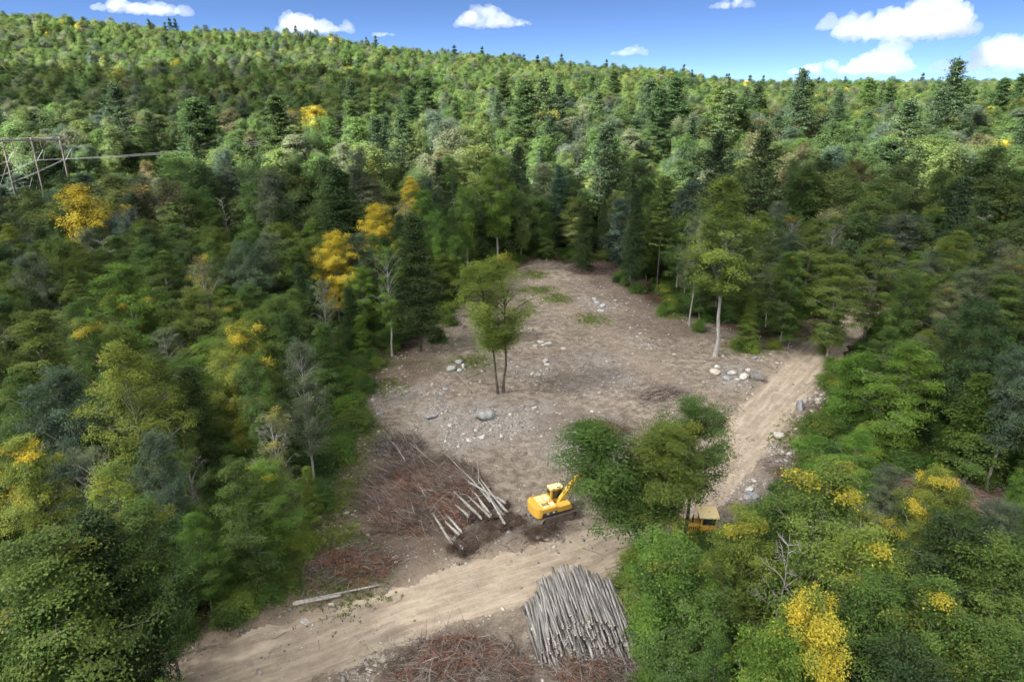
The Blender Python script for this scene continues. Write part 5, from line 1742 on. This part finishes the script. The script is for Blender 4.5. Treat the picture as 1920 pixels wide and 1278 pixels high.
# ------------------------------------------------------------------ power line
M_POLE = bark_material('weathered_pole', (.055, .048, .044), (.115, .104, .096), 2)
m, nt, nd, lk = new_mat('galvanised'); finish(nt, (.24, .24, .24), .6, .4, metal=.2); M_GALV = m
m, nt, nd, lk = new_mat('insulator'); finish(nt, (.20, .13, .11), .3, .5); M_INS = m
fx_, fy_ = H_FRAME; fz = float(terrain(fx_, fy_))
ad = np.array([.94, .34])        # along the cross arm
fr = thing('power_pole_frame', 'three-pole wooden power line frame with cross arm at the left border', 'power pole', (fx_, fy_, fz), math.atan2(ad[1], ad[0]))
HP = 20.6
for q, xo in enumerate((-6.0, 0, 6.0)):
    tb = Tubes(); tb.add([[xo, 0, -1], [xo, 0, 10], [xo, 0, HP]], [.30, .25, .2], 10, cap=True); link('pole', tb.mesh('pole', [M_POLE]), fr)
b = BM(); b.box(-8.2, 8.2, -.30, -.20, HP - .75, HP - .35, .02); b.box(-8.2, 8.2, .20, .30, HP - .75, HP - .35, .02); b.done('cross_arm', M_POLE, fr)
tb = Tubes(); tb.add([[-6, 0, HP], [-3, 0, HP - .12], [0, 0, HP]], [.03] * 3, 4); tb.add([[0, 0, HP], [3, 0, HP - .12], [6, 0, HP]], [.03] * 3, 4); link('tie_wire', tb.mesh('tie_wire', [M_GALV]), fr)
CZ = 15.3
for xo in (-4.2, 1.8, 7.8):
    tb = Tubes()
    for k in range(9): tb.add([[xo, 0, HP - .8 - k * .28], [xo, 0, HP - .9 - k * .28]], [.15, .10], 8, cap=True)
    tb.add([[xo, 0, HP - .5], [xo, 0, HP - 3.5]], [.03, .03], 5)
    link('insulator', tb.mesh('insulator', [M_INS]), fr)
for xo in (-6, 0, 6):
    tb = Tubes()
    t = np.linspace(-1, 1, 13); tb.add(np.stack([xo + .9 + .9 * t * 0 + 1.2 * (1 - t ** 2), t * 3.0, CZ + 2.4 * (1 - t ** 2)], 1), [.05] * 13, 5)
    link('jumper', tb.mesh('jumper', [M_GALV]), fr)
for k, (a, z_) in enumerate(((-6, 15), (0, 15), (6, 15), (0, 12))):
    tb = Tubes(); tb.add([[a, 0, z_], [a - 8 + k, 1.5, 0]], [.03, .03], 4); link('guy_wire', tb.mesh('guy_wire', [M_GALV]), fr)


def cable(label, p0, p1, sag, r=.03, group=None):
    t = np.linspace(0, 1, 25)[:, None]
    P = np.array(p0) * (1 - t) + np.array(p1) * t; P[:, 2] -= (4 * sag * t * (1 - t))[:, 0]
    tb = Tubes(); o0 = P.mean(0); tb.add(P - o0, [r] * 25, 5)
    o = link('power_line', tb.mesh('power_line', [M_GALV]), None, tuple(o0))
    return tag(o, label, 'cable', group)


for q, xo in enumerate((-6, 0, 6)):
    for dq in (-.22, .22):
        p0 = (fx_ + ad[0] * (xo + dq), fy_ + ad[1] * (xo + dq), fz + CZ)
        ex_ = fx_ + LINE_DIR[0] * 130 + ad[0] * (xo + dq); ey_ = fy_ + LINE_DIR[1] * 130 + ad[1] * (xo + dq)
        cable('grey wire running right from the power pole frame into the pines', p0, (ex_, ey_, float(terrain(ex_, ey_)) + 15), 3.0, group='wires running right into the pines')
        cable('grey wire slanting down to the left border from the power pole frame', p0, (p0[0] + 2 - 2 * xo * 0, p0[1] - 110, fz + 14), 4.5, group='wires slanting to the left border')

# ------------------------------------------------------------------ undergrowth
SH = [PR['shrub']]
rs = random.Random(12)
edge = [(545, 1105), (505, 1130), (455, 1150), (430, 1165), (350, 1185), (300, 1195), (240, 1205), (190, 1220), (140, 1230), (575, 1000), (590, 930), (608, 880), (622, 850), (640, 815), (650, 780),
        (672, 755), (680, 720), (705, 690), (1250, 575), (1240, 590), (1262, 585), (1540, 660), (1555, 690), (1545, 720), (1535, 800), (1520, 815), (1500, 840), (1480, 905), (1455, 925),
        (1395, 655), (1380, 650), (1410, 660), (1190, 1060), (1180, 1100), (1200, 1150), (1215, 1190), (1225, 1230), (1245, 1260), (1300, 1030), (1335, 1040), (1360, 1030), (1640, 905), (1690, 880),
        (820, 640), (845, 610), (1310, 620), (1450, 655), (960, 505), (1100, 505), (600, 955), (570, 1040)]
for q, (px, py) in enumerate(edge):
    x, y = ground_at(px, py)
    z_ = 'along the left edge of the clearing' if px < 740 and py < 1060 else 'along the roadside bank in the lower left' if px < 740 else 'beside the stacked logs and front trees' if py > 1020 else \
        'along the right bank of the dirt road' if px > 1430 else 'along the back edge of the clearing'
    tn = rs.choice(['bright', 'mid', 'lime', 'olive', 'yg'])
    tree('shrub', x, y, rs.uniform(1.1, 2.4), rs.uniform(.9, 1.3), tn, rs.choice([0, 0, .1]), f'{WORD[tn]} {KIND["shrub"]} {z_}', group=f'{WORD[tn]} shrubs {z_}')
# leafy floor of the woods: countless low plants
sob = bpy.data.objects.new('undergrowth_source', PR['shrub'].crown.copy())
sob.data.materials.clear(); sob.data.materials.append(M_FLEAF)
up_, us, ur, ut = [], [], [], []
for q in range(14000):
    y = 28 + 150 * rs.random() ** 1.2; x = rs.uniform(-1, 1) * (.8 * y + 8)
    up_.append((x, y)); 
U = np.array(up_)
sdv = np.maximum(sdist_poly(U[:, 0], U[:, 1], CLEAR), sdist_poly(U[:, 0], U[:, 1], PATCH)); rdv2 = dist_line(U[:, 0], U[:, 1], ROAD)
U = U[(sdv < -.3) & (rdv2 > 4.2)][:3600]
zU = gz_arr(U[:, 0], U[:, 1])
k = len(U)
instancer('undergrowth', np.c_[U, zU - .1], np.array([[s1, s1, s1 * .7] for s1 in rng.uniform(.5, 1.25, k)]), rng.uniform(0, 6.28, k), np.zeros(k), np.array([GREEN[rs.choice(['mid', 'dark', 'olive', 'bright', 'mid'])] for _ in range(k)]), np.where(rng.uniform(0, 1, k) < .1, .2, 0), [sob],
          label='low leafy plants covering the forest floor', cat='undergrowth')
# grass tufts on the green patches
GP = [ground_at(*p) for p in ((1000, 515), (1015, 545), (1045, 560), (1110, 600), (885, 680), (690, 815), (1395, 650), (1260, 590), (640, 1010), (655, 1095), (1490, 830), (700, 680), (1530, 800), (560, 1090), (630, 930), (650, 860), (672, 905), (612, 955), (590, 1060), (725, 725), (640, 1095), (600, 1010))]
tg = []
for a, b2 in GP:
    for q in range(240):
        tg.append((a + rng.normal() * 1.5, b2 + rng.normal() * 1.5))
tg = np.array(tg); zt = gz_arr(tg[:, 0], tg[:, 1])
C = np.repeat(np.c_[tg, zt], 7, 0); C = C + rng.normal(size=C.shape) * [.12, .12, .02] + [0, 0, .07]
Vq, Fq = leaf_quads(C, None, rng.uniform(.14, .34, len(C)), rng, aspect=.25, dirs=rng.normal(size=C.shape) * .5 + [0, 0, .8])
mg, nt, nd, lk = new_mat('grass_blade')
cg_ = mixc(nt, attr(nt, 'lv').outputs['Fac'], (.07, .12, .022), (.19, .22, .045))
finish(nt, cg_, .6, .25, trans=.3)
tag(link('grass', mesh_np('grass', Vq, Fq, [mg], fattr={'lv': rng.uniform(0, 1, len(C))})), 'tufts of fresh green grass on the bare soil', 'grass', None, 'stuff')

# ------------------------------------------------------------------ clouds
TEXC = bpy.data.textures.new('cloud_lumps', 'CLOUDS'); TEXC.noise_scale = 38; TEXC.noise_depth = 4


def cloud_material(name, dens):
    m, nt, nd, lk = new_mat(name)
    v = nd.new('ShaderNodeVolumePrincipled'); v.inputs['Color'].default_value = (.66, .69, .74, 1); v.inputs['Density'].default_value = dens; v.inputs['Anisotropy'].default_value = .15
    o = nd.new('ShaderNodeOutputMaterial'); lk.new(v.outputs[0], o.inputs['Volume'])
    return m


M_CLOUD = cloud_material('cloud_vapour', .0065)


def cloud(label, center, L, D, Hh, seed, mat, vox, name='cloud', lumps=34, base=.25, kind=None, group=None):
    rg = np.random.default_rng(seed)
    sv, sf = ico(2); V_, F_ = [], []
    c3 = rg.uniform(-.8, .8, (4, 1))
    for q in range(lumps):
        u = np.clip(rg.normal() * .42, -1, 1); wv = np.clip(rg.normal() * .4, -1, 1)
        prof_h = max(.1, 1 - u * u - .4 * wv * wv) * (.55 + .45 * math.cos(3.1 * u + seed))
        hgt_ = rg.uniform(0, 1) * prof_h
        r = Hh * rg.uniform(.16, .34) * (1.15 - .4 * hgt_)
        p = np.array([u * L / 2, wv * D / 2, hgt_ * Hh * .75])
        v = sv * r; v = v * [1.25, 1.1, 1]
        v = v + p
        v[:, 2] = np.where(v[:, 2] < 0, v[:, 2] * base, v[:, 2])
        V_.append(v); F_.append(sf + q * len(sv))
    me = mesh_np(name, np.concatenate(V_), np.concatenate(F_), [mat], smooth=True)
    o = link(name, me, None, center)
    rm = o.modifiers.new('blend', 'REMESH'); rm.mode = 'VOXEL'; rm.voxel_size = vox; rm.use_smooth_shade = True
    dm = o.modifiers.new('lumps', 'DISPLACE'); dm.texture = TEXC; dm.strength = Hh * .42; dm.mid_level = .5; dm.texture_coords = 'LOCAL'
    if center[1] > 500:
        o.rotation_euler = (0, 0, -math.atan2(center[0], center[1]))
    return tag(o, label, None if kind else 'cloud', group, kind)


CL = [(1722, 62, 195, 105, 'largest cloud with a grey-blue belly high on the right'), (1650, 132, 125, 66, 'bright white cloud over the ridge below the largest cloud'), (1545, 137, 110, 30, 'thin veil of cloud left of the bright white ridge cloud'),
      (918, 48, 122, 46, 'lone white puff above the middle of the ridge'), (585, 58, 150, 48, 'slanting white cloud touching the left ridge'), (265, 22, 135, 40, 'white cloud at the top border above the left hill'),
      (718, 67, 34, 14, 'tiny white puff just above the ridge, left of the lone puff'), (1180, 102, 62, 22, 'low white cloud peeping over the ridge'), (1370, 14, 85, 24, 'flat white cloud cut by the top border'),
      (1556, 52, 32, 34, 'small faint cloud left of the largest cloud'), (1592, 64, 46, 26, 'small white cloud just below the small faint cloud'), (1793, 132, 76, 36, 'small soft cloud below the largest cloud on its right'),
      (1902, 120, 92, 100, 'tall cloud cut by the right border')]
for q, (px, py, wp, hp, lab) in enumerate(CL):
    Dd = 2600.0
    u, v, z_ = ray(px, py)
    cloud(lab, (u * Dd, v * Dd, CAM_H + z_ * Dd), wp * Dd / FPX * 1.05, wp * Dd / FPX * .7, hp * Dd / FPX, 400 + q, M_CLOUD, max(4.0, hp * Dd / FPX / 26))
# unseen clouds added to shade the clearing and lower hillside and soften the light
m, nt, nd, lk = new_mat('shade_cloud_skin')       # skin of the added clouds: passes a little sun, scatters the rest down as fill
tr = nd.new('ShaderNodeBsdfTransparent'); tl_ = nd.new('ShaderNodeBsdfTranslucent'); df = nd.new('ShaderNodeBsdfDiffuse')
tl_.inputs[0].default_value = (.96, .96, .97, 1); df.inputs[0].default_value = (.96, .96, .97, 1)
m1 = nd.new('ShaderNodeMixShader'); m1.inputs[0].default_value = .06; lk.new(tl_.outputs[0], m1.inputs[1]); lk.new(df.outputs[0], m1.inputs[2])
m2 = nd.new('ShaderNodeMixShader'); m2.inputs[0].default_value = .70; lk.new(tr.outputs[0], m2.inputs[1]); lk.new(m1.outputs[0], m2.inputs[2])
o_ = nd.new('ShaderNodeOutputMaterial'); lk.new(m2.outputs[0], o_.inputs['Surface'])
M_SHADE_CLOUD = MC = m


def cover(label, x0, x1, y0, y1, gz0, thick, alt, seed, vox=10):
    """an unseen low cloud placed up-sun to shade the given ground rectangle"""
    k = (alt - gz0) / sdir.z; rg = np.random.default_rng(seed); sv, sf = ico(2); V_, F_ = [], []; q = 0
    for x in np.arange(x0, x1, 62):
        for y in np.arange(y0, y1, 62):
            r = rg.uniform(48, 70)
            V_.append(sv * [r, r, thick * rg.uniform(.35, .65)] + [x - (x0 + x1) / 2 + rg.uniform(-16, 16), y - (y0 + y1) / 2 + rg.uniform(-16, 16), rg.uniform(-8, 8)]); F_.append(sf + q * len(sv)); q += 1
    o = link('shade_cloud', mesh_np('shade_cloud', np.concatenate(V_), np.concatenate(F_), [M_SHADE_CLOUD], smooth=True), None, ((x0 + x1) / 2 + sdir.x * k, (y0 + y1) / 2 + sdir.y * k, alt))
    rm = o.modifiers.new('blend', 'REMESH'); rm.mode = 'VOXEL'; rm.voxel_size = vox; rm.use_smooth_shade = True
    dm = o.modifiers.new('lumps', 'DISPLACE'); dm.texture = TEXC; dm.strength = thick * .35; dm.mid_level = .5; dm.texture_coords = 'LOCAL'
    return tag(o, label, None, None, 'structure')


cover('unseen broad low cloud added overhead to shade and softly light the clearing', -330, 560, -450, 136, 0, 85, 330, 501)
M_SHADE_CLOUD = MC.copy(); M_SHADE_CLOUD.node_tree.nodes[m2.name].inputs[0].default_value = .42
cover('unseen cloud added overhead to shade the lower left hillside', -420, -60, 335, 440, 30, 70, 380, 502)
